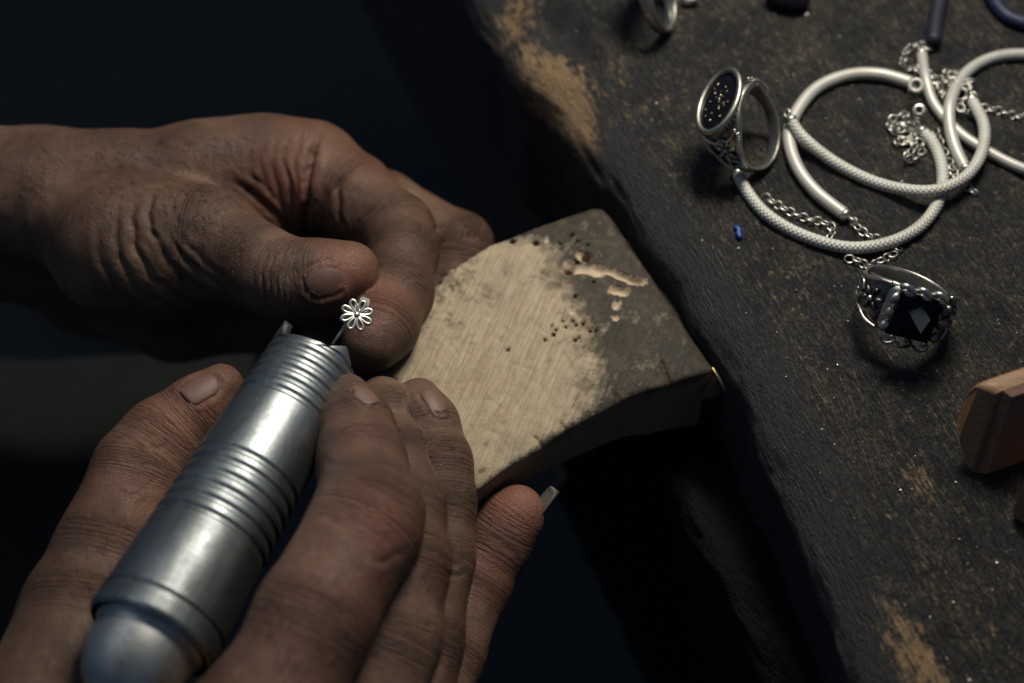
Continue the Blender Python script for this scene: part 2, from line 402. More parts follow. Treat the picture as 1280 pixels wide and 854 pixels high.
# ------------------------------------------------------------------ the setting
def sheet(name, lo, hi, z, mat, step, f=None, kind=None):
    xs = np.arange(lo[0], hi[0] + step, step); ys = np.arange(lo[1], hi[1] + step, step)
    X, Y = np.meshgrid(xs, ys, indexing='ij'); Z = np.full(X.shape, float(z))
    if f: Z = Z + f(X, Y)
    V = np.stack([X, Y, Z], -1).reshape(-1, 3); ny = len(ys)
    i, j = np.meshgrid(np.arange(len(xs) - 1), np.arange(ny - 1), indexing='ij'); a = (i * ny + j).ravel()
    return link(name, mesh(name, V, np.stack([a, a + ny, a + ny + 1, a + 1], 1)), mat)
tag(sheet('floor', (-1500, -1500), (1500, 1500), -620, FLOOR, 100), kind='structure')
def gauss(X, Y, c, r): return np.exp(-((X - c[0]) ** 2 + (Y - c[1]) ** 2) / r ** 2)

# the bench: local x along its front edge (away from the viewer to the near side), local y into the bench
E0, E1 = at(600, 0), at(1090, 854)
EU = norm(E1 - E0); EV = np.array([-EU[1], EU[0], 0]); EV = EV if EV[0] > 0 else -EV
def loc(p): d = np.asarray(p) - E0; return np.stack([d @ EU, d @ EV], -1)
def wor(u, v, z=0.): return E0 + np.multiply.outer(u, EU) + np.multiply.outer(v, EV) + np.multiply.outer(z, [0, 0, 1.])
bench = thing('workbench', E0, 'heavy blackened wooden workbench, scarred and worn, with jewellery lying on its top', 'workbench', M=(EU, EV, np.cross(EU, EV)))
FLIP = 1 if np.cross(EU, EV)[2] > 0 else -1
edge = np.array([loc(at(*p)) for p in [(560, -90), (600, 0), (645, 72), (700, 125), (748, 190), (800, 262), (858, 335), (910, 430), (958, 540), (1008, 640), (1055, 750), (1090, 854), (1125, 960)]])
def build_top():
    st = 1.05; us = np.arange(-190, 300, st); R = 15.; H = 46.
    ss = np.r_[np.arange(-H, 195, st), np.arange(195, 420, 12)]
    Ug, S = np.meshgrid(us, ss, indexing='ij')
    ve = np.interp(us, edge[:, 0], edge[:, 1])[:, None]
    arc = R * pi / 2; th = np.clip(S / R, 0, pi / 2)
    v = ve - 1 + R * (1 - np.cos(th)) + np.maximum(S - arc, 0) - 3. * np.clip(-S / H, 0, 1) * -1
    z = -R + R * np.sin(th) - np.maximum(-S, 0)
    V = np.stack([Ug, v, z], -1)
    nrm = np.stack([0 * th, -np.cos(th), np.sin(th)], -1)
    V = V.reshape(-1, 3); nrm = nrm.reshape(-1, 3); s = S.ravel()
    d = np.zeros(len(V)); fine = s < 195
    q = V[fine]
    d1 = np.array([noise.fractal(Vector((p[0] * .02, p[1] * .06, p[2] * .06)), 1, 2, 3) for p in q]) * 1.5
    d2 = np.array([noise.fractal(Vector((p[0] * .10, p[1] * .42, p[2] * .42)), 1, 2, 4) for p in q]) * .55
    d[fine] = d1 * np.where(s[fine] < 30, .8, .5) + d2 * np.where(s[fine] < 30, .7, .7)
    def blob(px, py, r, dep, ax=1.):
        u0, v0 = loc(at(px, py)); g = np.exp(-(((V[:, 0] - u0) / ax) ** 2 + (V[:, 1] - v0) ** 2) / r ** 2); return dep * g
    for b in [(706, 18, 5, -9, 1.2), (722, 48, 4, -8, 1.5), (740, 62, 3, -5, 1), (690, 50, 4, -2.2), (672, 82, 5, 2.6, 1.5), (690, 2, 4, 2.5, 1.2), (735, 38, 4, 1.4, 1.8), (640, 20, 7, -2.5, 1.), (663, 108, 5, -2.5, 1.3), (720, 150, 7, -1.6, 2), (760, 230, 5, -2.0, 2), (930, 480, 4, -1.6, 2.4), (1000, 600, 4, -1.4, 3), (880, 370, 3, 1.4, 2)]:
        d += blob(*b)
    V = V + nrm * d[:, None]
    ny = len(ss); i, j = np.meshgrid(np.arange(len(us) - 1), np.arange(ny - 1), indexing='ij'); a = (i * ny + j).ravel()
    Q = np.stack([a, a + ny, a + ny + 1, a + 1], 1)
    if FLIP < 0: Q = Q[:, ::-1]; V = V * [1, 1, -1]
    o = link('tabletop', mesh('tabletop', V, Q), BENCH, bench); m = o.data
    bare = np.zeros(len(V))
    for px, py, r, a_, ax in [(640, 25, 8, .9, 1), (690, 95, 8, 1.7, 1.5), (725, 140, 6, 1.6, 1.8), (655, 60, 6, .7, 1), (775, 100, 9, .55, 1.5), (812, 190, 7, .5, 1.6), (850, 130, 10, .35, 1.4), (880, 290, 9, .5, 1.7), (940, 350, 10, .42, 1.5), (985, 400, 8, .4, 2), (860, 210, 9, .4, 1.5),
                             (1150, 600, 4, .95, 2.6), (1130, 800, 6, .85, 3), (1160, 840, 6, .7, 2.2), (1160, 520, 4, .6, 2.4), (1090, 470, 8, .3, 2), (1200, 725, 5, .6, 2), (1060, 620, 5, .5, 2), (1120, 680, 7, .4, 2), (1010, 490, 4, .6, 2), (1240, 800, 6, .4, 2), (960, 60, 10, .3, 2), (1040, 130, 7, .25, 2), (640, 0, 8, .7, 1)]:
        u0, v0 = loc(at(px, py)); bare += (a_ if a_ > .6 else a_ * .7) * np.exp(-(((V[:, 0] - u0) / ax) ** 2 + (V[:, 1] - v0) ** 2) / r ** 2)
    painted_shade = 1 - np.clip((s - 14) / 15, 0, 1); painted_shade *= np.clip(1.4 - 1.1 * bare, .1, 1); painted_shade = np.maximum(painted_shade, .8 * np.clip(-(blob(706, 18, 5, 1, 1.2) + blob(722, 48, 4.5, 1, 1.5) + blob(690, 60, 5, .6)) * -1.2, 0, 1))  # shade painted into the colour: front face, rounded edge and gouge hollows
    attr(m, 'bare', bare * np.clip(s / 8 + .5, .15, 1)); attr(m, 'painted_shade', painted_shade)
build_top()
def board(name, u0, u1, v0, v1, z0, z1, mat, root=bench, st=4., amp=.8, bev=2.):
    """a worn timber in the bench's frame"""
    bm = bmesh.new(); bmesh.ops.create_cube(bm, size=1)
    for vv in bm.verts: vv.co = Vector(((u0 + u1) / 2 + vv.co.x * (u1 - u0), (v0 + v1) / 2 + vv.co.y * (v1 - v0), (z0 + z1) / 2 + vv.co.z * (z1 - z0)))
    bmesh.ops.bevel(bm, geom=bm.edges[:], offset=bev, segments=2, affect='EDGES')
    n = int((u1 - u0) / 8); 
    for k in range(1, n): bmesh.ops.bisect_plane(bm, geom=bm.verts[:] + bm.edges[:] + bm.faces[:], plane_co=(u0 + (u1 - u0) * k / n, 0, 0), plane_no=(1, 0, 0))
    for vv in bm.verts: vv.co += Vector((0, 1, 1)) * amp * noise.noise(vv.co * .03)
    V = np.array([vv.co[:] for vv in bm.verts]); bm.verts.index_update(); F = [[x.index for x in f.verts] for f in bm.faces]; bm.free()
    return part(name, V * [1, 1, FLIP], F, mat, root, world=False, smooth=False)
ve0 = 0
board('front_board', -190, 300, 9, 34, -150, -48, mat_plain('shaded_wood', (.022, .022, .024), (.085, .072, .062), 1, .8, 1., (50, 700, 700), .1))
def worn_board():
    us = np.arange(80, 300, 1.6); z1, R, v0 = -40., 7., -6.; ss = np.arange(-110, 30, 1.4); Ug, S = np.meshgrid(us, ss, indexing='ij'); th = np.clip(S / R, 0, pi / 2)
    v = v0 + R * (1 - np.cos(th)) + np.maximum(S - R * pi / 2, 0); z = z1 - R + R * np.sin(th) - np.maximum(-S, 0)
    V = np.stack([Ug, v, z], -1).reshape(-1, 3); nr = np.stack([0 * th, -np.cos(th), np.sin(th)], -1).reshape(-1, 3)
    d = np.array([noise.fractal(Vector((p[0] * .03, p[1] * .12, p[2] * .12)), 1, 2, 4) * 2.6 + noise.fractal(Vector((p[0] * .14, p[1] * .6, p[2] * .6)), 1, 2, 3) * .9 for p in V])
    V = (V + nr * d[:, None]) * [1, 1, FLIP]; ny = len(ss); i, j = np.meshgrid(np.arange(len(us) - 1), np.arange(ny - 1), indexing='ij'); a = (i * ny + j).ravel()
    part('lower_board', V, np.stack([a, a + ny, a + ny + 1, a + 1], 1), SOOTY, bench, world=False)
worn_board()
board('back_panel', -60, 300, 60, 72, -420, -150, BROWN)
board('leg', 150, 200, 12, 50, -600, -150, DARKW, amp=3)

# ------------------------------------------------------------------ bench pin
def build_pin():
    ZT = -12.
    poly = A([(485, 466), (509, 412), (533, 362), (562, 333), (614, 303), (682, 277), (739, 257), (753, 257), (766, 270), (816, 345), (893, 458), (888, 464), (787, 494), (720, 530), (672, 559), (624, 590), (596, 611), (586, 604)], ZT)[:, :2]
    o0 = np.r_[poly.min(0), -42]; hi = np.r_[poly.max(0), ZT]; o0[2] = -46
    h = .5; lo = o0 - 4; hi = hi + 4
    ax = grid(lo, hi, h); X, Y, Z = np.meshgrid(*ax, indexing='ij')
    x2, y2 = X[:, :, 0], Y[:, :, 0]; P2 = np.stack([x2, y2], -1)
    d = np.full(x2.shape, 1e9); ins = np.zeros(x2.shape, bool); n = len(poly)
    for i in range(n):
        a, b = poly[i], poly[(i + 1) % n]; e = b - a; w = P2 - a
        t = np.clip((w @ e) / (e @ e), 0, 1); d = np.minimum(d, np.linalg.norm(w - t[..., None] * e, axis=-1))
        c = ((a[1] > y2) != (b[1] > y2)) & (x2 < (b[0] - a[0]) * (y2 - a[1]) / (b[1] - a[1] + 1e-12) + a[0]); ins ^= c
    d2 = np.where(ins, -d, d)
    # along the pin: 0 at its left tip, 1 at the bench
    tip = A([(535, 540)], ZT)[0, :2]; root = A([(830, 360)], ZT)[0, :2]; ee = root - tip
    T = np.clip(((P2 - tip) @ ee) / (ee @ ee), -.1, 1.1)
    nz = np.array([[noise.fractal(Vector((a * .08, b * .08, 0)), 1, 2, 4) for b in ax[1]] for a in ax[0]])
    nf = np.array([[noise.fractal(Vector((a * .45, b * .45, 3)), 1, 2, 3) for b in ax[1]] for a in ax[0]])
    top = ZT + .35 * nz + .12 * nf - 1.2 * np.exp(-((-d2) / 3.) ** 2) * .5
    bare = np.zeros(x2.shape); hole = np.zeros(x2.shape)
    def pxd(pts):
        q = A(pts, ZT)[:, :2]; best = np.full(x2.shape, 1e9)
        if len(q) == 1: return np.linalg.norm(P2 - q[0], axis=-1)
        for a, b in zip(q[:-1], q[1:]):
            e = b - a; w = P2 - a; t = np.clip((w @ e) / (e @ e), 0, 1); best = np.minimum(best, np.linalg.norm(w - t[..., None] * e, axis=-1))
        return best
    for pts, r, dep in [([(710, 338), (728, 336), (750, 341)], 1.3, 1.3), ([(712, 332)], 1.5, 1.6), ([(726, 320), (733, 322)], 1.3, 1.5), ([(742, 333), (760, 339), (780, 347), (800, 352)], .9, 1.2), ([(768, 362), (779, 364)], 1.2, 1.3), ([(772, 380), (768, 384)], .7, 1.), ([(714, 389)], .7, .6), ([(682, 300)], .6, .5), ([(770, 398)], .8, .7), ([(790, 350), (802, 352)], 1.1, .8)]:
        dd = pxd(pts) + nf * .35; m = np.clip(1.3 - dd / r, 0, 1); top -= dep * m; bare = np.maximum(bare, np.clip(m * 2.2, 0, 1))
    for px, py in [(711, 338), (733, 321), (641, 300), (670, 303), (722, 326)]:
        dd = pxd([(px, py)]); m = np.clip((1.35 - dd) / .5, 0, 1); 
        if px not in (711, 733): m = np.clip((.95 - dd) / .5, 0, 1)
        top -= 3 * m; hole = np.maximum(hole, m)
    for px, py in [(692, 418), (695, 412), (716, 400), (720, 405), (724, 421), (719, 424), (704, 401), (745, 412), (738, 413), (715, 293), (722, 300), (735, 305), (719, 370), (729, 404), (707, 408), (681, 425), (690, 407), (742, 352), (700, 304), (635, 437)]:
        dd = pxd([(px, py)]); m = np.clip((.62 - dd) / .4, 0, 1); top -= 1.6 * m; hole = np.maximum(hole, m)
    # scratches and nicks
    for k in range(60):
        px, py = random.uniform(520, 860), random.uniform(290, 590); a = random.uniform(-.4, .4) + random.choice([.6, -1.2, 1.0]); L = random.uniform(6, 34)
        dd = pxd([(px, py), (px + L * cos(a), py + L * sin(a))]); top -= random.uniform(.08, .35) * np.exp(-(dd / .45) ** 2)
    for a, b in [((604, 588), (590, 600)), ((668, 545), (678, 556)), ((700, 528), (708, 538)), ((770, 492), (776, 502)), ((826, 452), (838, 480))]:
        dd = pxd([a, b]); top -= .9 * np.exp(-(dd / .4) ** 2)
    # scalloped worm-like tool marks near the tip
    for k in range(42):
        px, py = random.gauss(560, 26), random.gauss(352, 18); dd = np.abs(pxd([(px, py)]) - random.uniform(.7, 1.7)); top -= .3 * np.exp(-(dd / .35) ** 2)
    nside = np.array([[noise.fractal(Vector((a * .06, b * .06, 9)), 1, 2, 3) for b in ax[1]] for a in ax[0]])
    bot = ZT - (11 + 18 * np.clip(T, 0, 1)) + nside * .8
    side = d2[..., None] + .9 * np.clip((ZT - 1.5 - Z) / 14, 0, 1) + .25 * np.sin(Z * 2.1 + nside[..., None] * 3) * .5
    up = Z - top[..., None]; dn = bot[..., None] - Z
    F = np.maximum(np.maximum(side, dn), up); r = 1.3
    q = np.stack([side + r, up + r], 0).clip(0); F = np.maximum(F, np.sqrt((q ** 2).sum(0)) - r)
    V, Q = surface_nets(F, lo, h); V = smooth_verts(V, Q, 1, .5)
    o = thing('bench_pin', (*root, ZT - 10), 'wedge-shaped wooden bench pin with pale worn tip, dark grimy rear, drill holes and saw cuts', 'bench pin')
    blk = part('wedge', V, Q, PINW, o); m = blk.data
    Nn = vnormals(V, Q)
    ix = np.clip(((V[:, 0] - lo[0]) / h).round().astype(int), 0, x2.shape[0] - 1); iy = np.clip(((V[:, 1] - lo[1]) / h).round().astype(int), 0, x2.shape[1] - 1)
    upf = np.clip(Nn[:, 2] * 3 - .3, 0, 1); near = np.clip(1 - (ZT - 4 - V[:, 2]) / 2, 0, 1)
    attr(m, 'bare', bare[ix, iy] * (near > .5)); attr(m, 'hole', hole[ix, iy] * (near > .5))
    attr(m, 'side', 1 - np.clip(Nn[:, 2] * 2.2 + .1 + nz[ix, iy] * .4, 0, 1) * near)
    # grime: right of a slanting border
    B = A([(600, 285), (655, 310), (690, 380), (715, 450), (700, 520), (640, 590)], ZT)[:, :2]
    yb = B[:, 1][::-1]; xb = B[:, 0][::-1]; g = (V[:, 0] - np.interp(V[:, 1], yb, xb)) / 13
    e1 = A([(545, 352)], ZT)[0]; g = np.maximum(g, .42 - np.linalg.norm(V[:, :2] - e1[:2], axis=1) / 26)
    e2 = np.clip(1 + d2[ix, iy] / 2.2, 0, 1) * .55
    attr(m, 'grime', np.clip(g, -.4, .95) + e2 * (V[:, 0] > -30))
    # pale splinter, tenon and brass nail at the bench end
    P = A([(876, 498, -19), (890, 468, -13), (906, 486, -20), (899, 492, -20), (880, 500, -24), (905, 495, -27)])
    V = np.vstack([P]); hull = bmesh.new(); [hull.verts.new(p) for p in V]; bmesh.ops.convex_hull(hull, input=hull.verts[:]); hull.verts.index_update()
    V = np.array([v.co[:] for v in hull.verts]); F = [[x.index for x in f.verts] for f in hull.faces]; hull.free()
    part('splinter', V, F, mat_plain('splinter_wood', (.16, .10, .045), (.30, .20, .10), 300, .6), o, smooth=False)
    V, F, uv = tube(A([(890, 460, -11), (899, 474, -13), (907, 489, -15)]), .45, 8); part('nail', V, F, mat_metal('brass', (.55, .42, .22), .3), o)
    a, b = A([(800, 330, -22), (800, 330, -22)])
    c0 = A([(835, 385, -26)])[0]
    ten = []
    for du in (-19, 19):
        for dv in (-6, 30):
            for dz in (-9, 9): ten.append(c0 + EU * du + EV * dv + np.array([0, 0, dz]))
    part('tenon', np.array(ten), [(0, 1, 3, 2), (4, 6, 7, 5), (0, 4, 5, 1), (2, 3, 7, 6), (0, 2, 6, 4), (1, 5, 7, 3)], DARKW, o, smooth=False)
build_pin()

# ------------------------------------------------------------------ hands
def raycast(bvh, px, py):
    d = ray(px, py); h = bvh.ray_cast(Vector(CAM), Vector(d))
    return (None, None) if h[0] is None else (np.array(h[0]), np.array(h[1]))
def build_hand(label, palm, fingers, creases, pinks, grimes, nails, h=.5, amp=.32, fk=7., gk=.5, seed=0):
    prims = [p for ch in palm for p in ch] + [p for f in fingers for p in f[0]]
    C = np.array([at(p[0], p[1], p[2]) for p in prims]); Rr = np.array([p[3] for p in prims])
    lo = (C - Rr[:, None]).min(0) - 3; hi = (C + Rr[:, None]).max(0) + 3
    ax = grid(lo, hi, h); shp = tuple(len(a) for a in ax)
    def box(pts, pad):
        P = np.array([at(p[0], p[1], p[2]) for p in pts]); r = max(p[3] for p in pts) + pad
        a = np.clip(((P.min(0) - r - lo) / h).astype(int), 0, None); b = np.minimum(((P.max(0) + r - lo) / h).astype(int) + 2, shp)
        return tuple(slice(i, j) for i, j in zip(a, b))
    def pts_in(sl):
        return np.stack(np.meshgrid(*[a[s] for a, s in zip(ax, sl)], indexing='ij'), -1).astype(np.float32)
    PF = np.full(shp, 30., np.float32)
    for ch in palm:
        for p, q in zip(ch[:-1], ch[1:]):
            sl = box([p, q], 14); G = pts_in(sl)
            PF[sl] = smin(PF[sl], roundcone(G, at(*p[:3]).astype(np.float32), at(*q[:3]).astype(np.float32), p[3], q[3]).astype(np.float32), 7.)
    TF = PF.copy()
    for ch, k in fingers:
        sl = box(ch, 13); f = np.full(TF[sl].shape, 30., np.float32)
        for p, q in zip(ch[:-1], ch[1:]):
            s2 = box([p, q], 11); s2 = tuple(slice(max(a.start, b.start), min(a.stop, b.stop)) for a, b in zip(s2, sl)); G = pts_in(s2)
            rel = tuple(slice(a.start - b.start, a.stop - b.start) for a, b in zip(s2, sl))
            f[rel] = smin(f[rel], roundcone(G, at(*p[:3]).astype(np.float32), at(*q[:3]).astype(np.float32), p[3], q[3]).astype(np.float32), 3.2)
        TF[sl] = smin(TF[sl], smin(PF[sl], f, k), gk)
    V, Q = surface_nets(TF, lo, h); del TF, PF
    V = smooth_verts(V, Q, 3, .5)
    bvh = BVHTree.FromPolygons([tuple(v) for v in V], [tuple(q) for q in Q.tolist()])
    Nn = vnormals(V, Q)
    d = np.array([noise.fractal(Vector(v * .055) + Vector((seed, 0, 0)), 1, 2, 3) for v in V]) * amp
    dark = np.zeros(len(V))
    for pl, w, dep in creases:
        P = crom(np.array([(a[0], a[1], 0.) for a in pl]), 5); hit = []
        for a in P:
            p, _ = raycast(bvh, a[0], a[1])
            if p is not None and (not hit or np.linalg.norm(p - hit[-1]) < 15): hit.append(p)
        if len(hit) < 2: continue
        hit = np.array(hit); bb = (V > hit.min(0) - 4 * w).all(1) & (V < hit.max(0) + 4 * w).all(1)
        hit = hit + np.array([[noise.noise(Vector((q[0] * .22, q[1] * .22, 5. * k + seed))) for k in range(3)] for q in hit]) * 1.5 * w
        vv = V[bb]; dd = dist_poly(vv, hit)
        dd = dd * (1 + .35 * np.array([noise.noise(Vector(x * .5)) for x in vv])); dep = dep * .85
        # fade towards both ends
        te = np.minimum(np.linalg.norm(vv - hit[0], axis=1), np.linalg.norm(vv - hit[-1], axis=1)); fade = np.clip(te / (7 * w) , 0, 1) ** .8 * np.array([.75 + .5 * noise.noise(Vector(x * .16) + Vector((9, seed, 0))) for x in vv])
        d[bb] += fade * dep * (-np.exp(-(dd / (.8 * w)) ** 2) + .30 * np.exp(-((dd - 2.1 * w) / (1.3 * w)) ** 2)); dark[bb] = np.maximum(dark[bb], fade * np.exp(-(dd / w) ** 2) * min(1, dep))
    def field(blobs):
        o = np.zeros(len(V))
        for px, py, r, a in blobs:
            p, _ = raycast(bvh, px, py)
            if p is not None: o = np.maximum(o, a * np.exp(-(np.linalg.norm(V - p, axis=1) / r) ** 2))
        return o
    pink, grime = field(pinks), field(grimes)
    # where each point sits along its finger, and how near a joint
    bd = np.full(len(V), 1e9); along = np.zeros(len(V)); joint = np.zeros(len(V))
    for ch in [c for c in palm] + [f[0] for f in fingers]:
        P = np.array([at(*q[:3]) for q in ch]); rr = [q[3] for q in ch]; cum = np.r_[0, np.cumsum(np.linalg.norm(np.diff(P, axis=0), axis=1))]
        js = cum[1:-1] if any(ch is f[0] for f in fingers) else []
        for i in range(len(P) - 1):
            ab = P[i + 1] - P[i]; t = ((V - P[i]) @ ab) / (ab @ ab); tc = np.clip(t, 0, 1)
            dist = np.linalg.norm(V - P[i] - tc[:, None] * ab, axis=1) - (rr[i] + tc * (rr[i + 1] - rr[i])); m = dist < bd
            sv = cum[i] + np.clip(t, -.6, 1.6) * np.linalg.norm(ab); bd[m] = dist[m]; along[m] = sv[m]
            jv = np.zeros(len(V))
            for q in js: jv = np.maximum(jv, np.exp(-((sv - q) / 4.) ** 2))
            joint[m] = jv[m]
    nailgeo = []
    for px, py, dirpx, Ln, Wd, mat, lift, nlab in nails:
        free = dirpx is None
        if free:
            p = at(676, 644, -24); n = norm(RIGHT * .70 - UP * .52 - (-FWD) * .30); t = norm(RIGHT * .58 + UP * .80 - n * (n @ (RIGHT * .58 + UP * .80))); b = np.cross(n, t)
        else: p, n = raycast(bvh, px, py)
        if p is None: print('nail missed', px, py); continue
        if not free: p2 = at(px + dirpx[0], py + dirpx[1], p[2]); t = p2 - p; t = norm(t - n * (t @ n)); b = np.cross(n, t)
        G = []; nu, nv = 13, 11
        for i in range(nu):
            for j in range(nv):
                s = -1 + 2 * i / (nu - 1); q = -1 + 2 * j / (nv - 1)
                wdt = Wd * (1 - .22 * max(0, -s) ** 3) * math.sqrt(max(0.02, 1 - abs(s) ** 5 * .75))
                x = p + t * s * Ln + b * q * wdt; hh = bvh.ray_cast(Vector(x + n * 6), Vector(-n), 14)
                pos = x - n * 1.1 * q * q if free else (np.array(hh[0]) if hh[0] is not None and np.linalg.norm(np.array(hh[0]) - x) < 5.5 else x - n * 1.3 * q * q * Wd * .5)
                G.append(pos + n * (.24 + lift * max(0, s) ** 2 - .25 * q * q))
        G = np.array(G); Lw = G - n * .55; F = []
        for i in range(nu - 1):
            for j in range(nv - 1):
                a = i * nv + j; F.append((a, a + nv, a + nv + 1, a + 1)); o_ = nu * nv; F.append((o_ + a, o_ + a + 1, o_ + a + nv + 1, o_ + a + nv))
        rim = [j for j in range(nv)] + [i * nv + nv - 1 for i in range(1, nu)] + [(nu - 1) * nv + j for j in range(nv - 2, -1, -1)] + [i * nv for i in range(nu - 2, 0, -1)]
        for a, c in zip(rim, rim[1:] + rim[:1]): F.append((a, c, nu * nv + c, nu * nv + a))
        nailgeo.append((np.vstack([G, Lw]), F, mat, nlab))
        r0 = G[[k for k in rim if k // nv < nu - 2]]; dd = np.min(np.linalg.norm(V[:, None] - r0[None, ::2], axis=2), axis=1) if len(V) < 1 else None
        bb = np.linalg.norm(V - p, axis=1) < Ln * 1.8; dd = np.min(np.linalg.norm(V[bb][:, None] - r0[None], axis=2), axis=1)
        ce = np.linalg.norm(V[bb] - p, axis=1)
        d[bb] += -.16 * np.exp(-(dd / .6) ** 2) + .22 * np.exp(-((dd - 1.4) / .8) ** 2) * (ce > Wd * .9)
    V2 = V + Nn * d[:, None]
    root = thing('hand', V2.mean(0), label, 'hand')
    sk = part('skin', V2, Q, SKIN, root); m = sk.data; attr(m, 'along', along); attr(m, 'joint', joint); attr(m, 'pink', pink); attr(m, 'grime', np.clip(grime + dark * .6, 0, 1))
    for v, f, mt, nl in nailgeo:
        x = part('fingernail', v, f, mt, root); x.data.materials
        if nl: x['label'] = nl
    return root, bvh, V2, Nn
def hairs(h, boxes, n, seed=2):
    root, bvh, V, Nn = h; r = random.Random(seed); parts = []
    for k in range(n):
        x0, y0, x1, y1, dx, dy = r.choice(boxes); px, py = r.uniform(x0, x1), r.uniform(y0, y1); p, nn = raycast(bvh, px, py)
        if p is None: continue
        q = at(px + dx + r.uniform(-6, 6), py + dy + r.uniform(-6, 6), p[2]); t = norm(q - p); t = norm(t - nn * (t @ nn)); L = r.uniform(1.6, 4.)
        P = np.array([p - nn * .1, p + t * L * .4 + nn * .35, p + t * L * .75 + nn * .42, p + t * L + nn * .25]); V_, F_, _ = tube(P, [.045, .04, .03, .01], 3); parts.append((V_, F_))
    V_, F_ = join(parts); tag(part('hair', V_, F_, BLACKC, root), kind='stuff')

left = build_hand('hand reaching in from the left, thumb and curled forefinger pinching the flower earring',
    palm=[[(-230, 240, -18, 21), (-60, 240, -18, 18.5), (60, 243, -17, 17.), (150, 238, -16, 15), (255, 218, -15, 13.5), (330, 205, -15, 12.), (392, 206, -16, 11.6)],
          [(-230, 310, -44, 20), (60, 300, -42, 17), (200, 340, -44, 15), (330, 330, -42, 13)],
          [(100, 360, -60, 14), (220, 392, -64, 13), (330, 390, -62, 12)],
          [(90, 270, -22, 14), (150, 312, -14, 16.5), (210, 318, -12, 16.)],
          [(250, 260, -22, 11), (340, 262, -24, 10)]],
    fingers=[([(170, 300, -10, 15.5), (262, 300, -6, 13.2), (322, 336, -3, 10.8), (368, 353, -1, 10.2), (400, 350, 1, 9.4), (436, 340, 2, 7.7)], 8.),
             ([(385, 214, -16, 12.2), (440, 246, -16, 11.6), (496, 288, -14, 9.6), (503, 318, -12, 8.9), (498, 365, -9, 8.7), (477, 408, -6, 8.9), (466, 428, -5, 7.4)], 6.),
             ([(390, 250, -34, 12), (480, 262, -32, 10.5), (574, 306, -31, 8.9), (570, 360, -36, 8), (520, 420, -38, 7.5)], 6.),
             ([(370, 300, -50, 12), (470, 330, -52, 10), (540, 370, -54, 9), (500, 430, -56, 8)], 6.),
             ([(350, 350, -62, 11), (430, 390, -66, 9), (470, 430, -68, 8), (420, 470, -66, 7)], 6.)],
    creases=[([(399, 160), (390, 185), (386, 215), (384, 250), (380, 290)], 1.1, 2.4),
             ([(442, 207), (427, 226), (422, 250), (428, 280), (438, 300)], .9, 1.5),
             ([(475, 258), (460, 268), (450, 284), (446, 300)], .9, 1.2),
             ([(190, 236), (187, 273), (201, 311), (225, 344), (262, 369)], .95, 1.1),
             ([(169, 255), (166, 297), (187, 339), (220, 367), (262, 383)], .9, 1.0),
             ([(150, 264), (145, 306), (164, 348), (201, 376), (243, 392)], .9, .8),
             ([(122, 278), (126, 325), (154, 367), (187, 390)], 1., .7),
             ([(206, 285), (234, 325), (267, 353), (284, 368)], .9, 1.0),
             ([(214, 250), (222, 290), (250, 322), (285, 350)], .8, .5),
             ([(40, 336), (90, 345), (120, 370), (170, 404)], 1.6, 1.2),
             ([(337, 316), (328, 340), (329, 372)], .55, .5), ([(346, 312), (338, 340), (338, 378)], .5, .45), ([(356, 309), (347, 340), (345, 384)], .55, .55),
             ([(365, 309), (355, 342), (354, 388)], .5, .5), ([(374, 312), (363, 345), (364, 390)], .5, .4), ([(325, 318), (317, 340), (318, 362)], .5, .35),
             ([(330, 178), (325, 205), (334, 238)], .7, .6), ([(345, 175), (340, 210), (350, 245), (366, 275)], .7, .7), ([(362, 172), (355, 205), (366, 250), (374, 282)], .7, .7),
             ([(374, 170), (369, 205), (374, 245)], .6, .5), ([(316, 190), (312, 215), (326, 245)], .7, .5),
             ([(285, 224), (320, 246), (352, 272), (384, 294)], 1.2, 1.6),
             ([(300, 212), (335, 240), (368, 270)], .8, .6),
             ([(534, 296), (548, 286), (572, 282)], .7, .5), ([(536, 320), (556, 308), (590, 300)], .8, .5),
             ([(490, 262), (505, 275), (520, 270)], .6, .4), ([(530, 345), (512, 350), (490, 346)], .7, .4)],
    pinks=[(362, 250, 9, .9), (350, 220, 10, .5), (430, 335, 7, .75), (465, 350, 5, .5), (478, 372, 8, .6), (470, 400, 7, .45), (375, 190, 10, .35), (450, 200, 10, .3)],
    grimes=[(470, 440, 9, .8), (340, 350, 9, .45), (400, 400, 9, .5), (500, 330, 6, .3)],
    nails=[(405, 350, (30, -9), 4.6, 4.2, NAILD, 0, 'dull brown thumbnail')], seed=3)

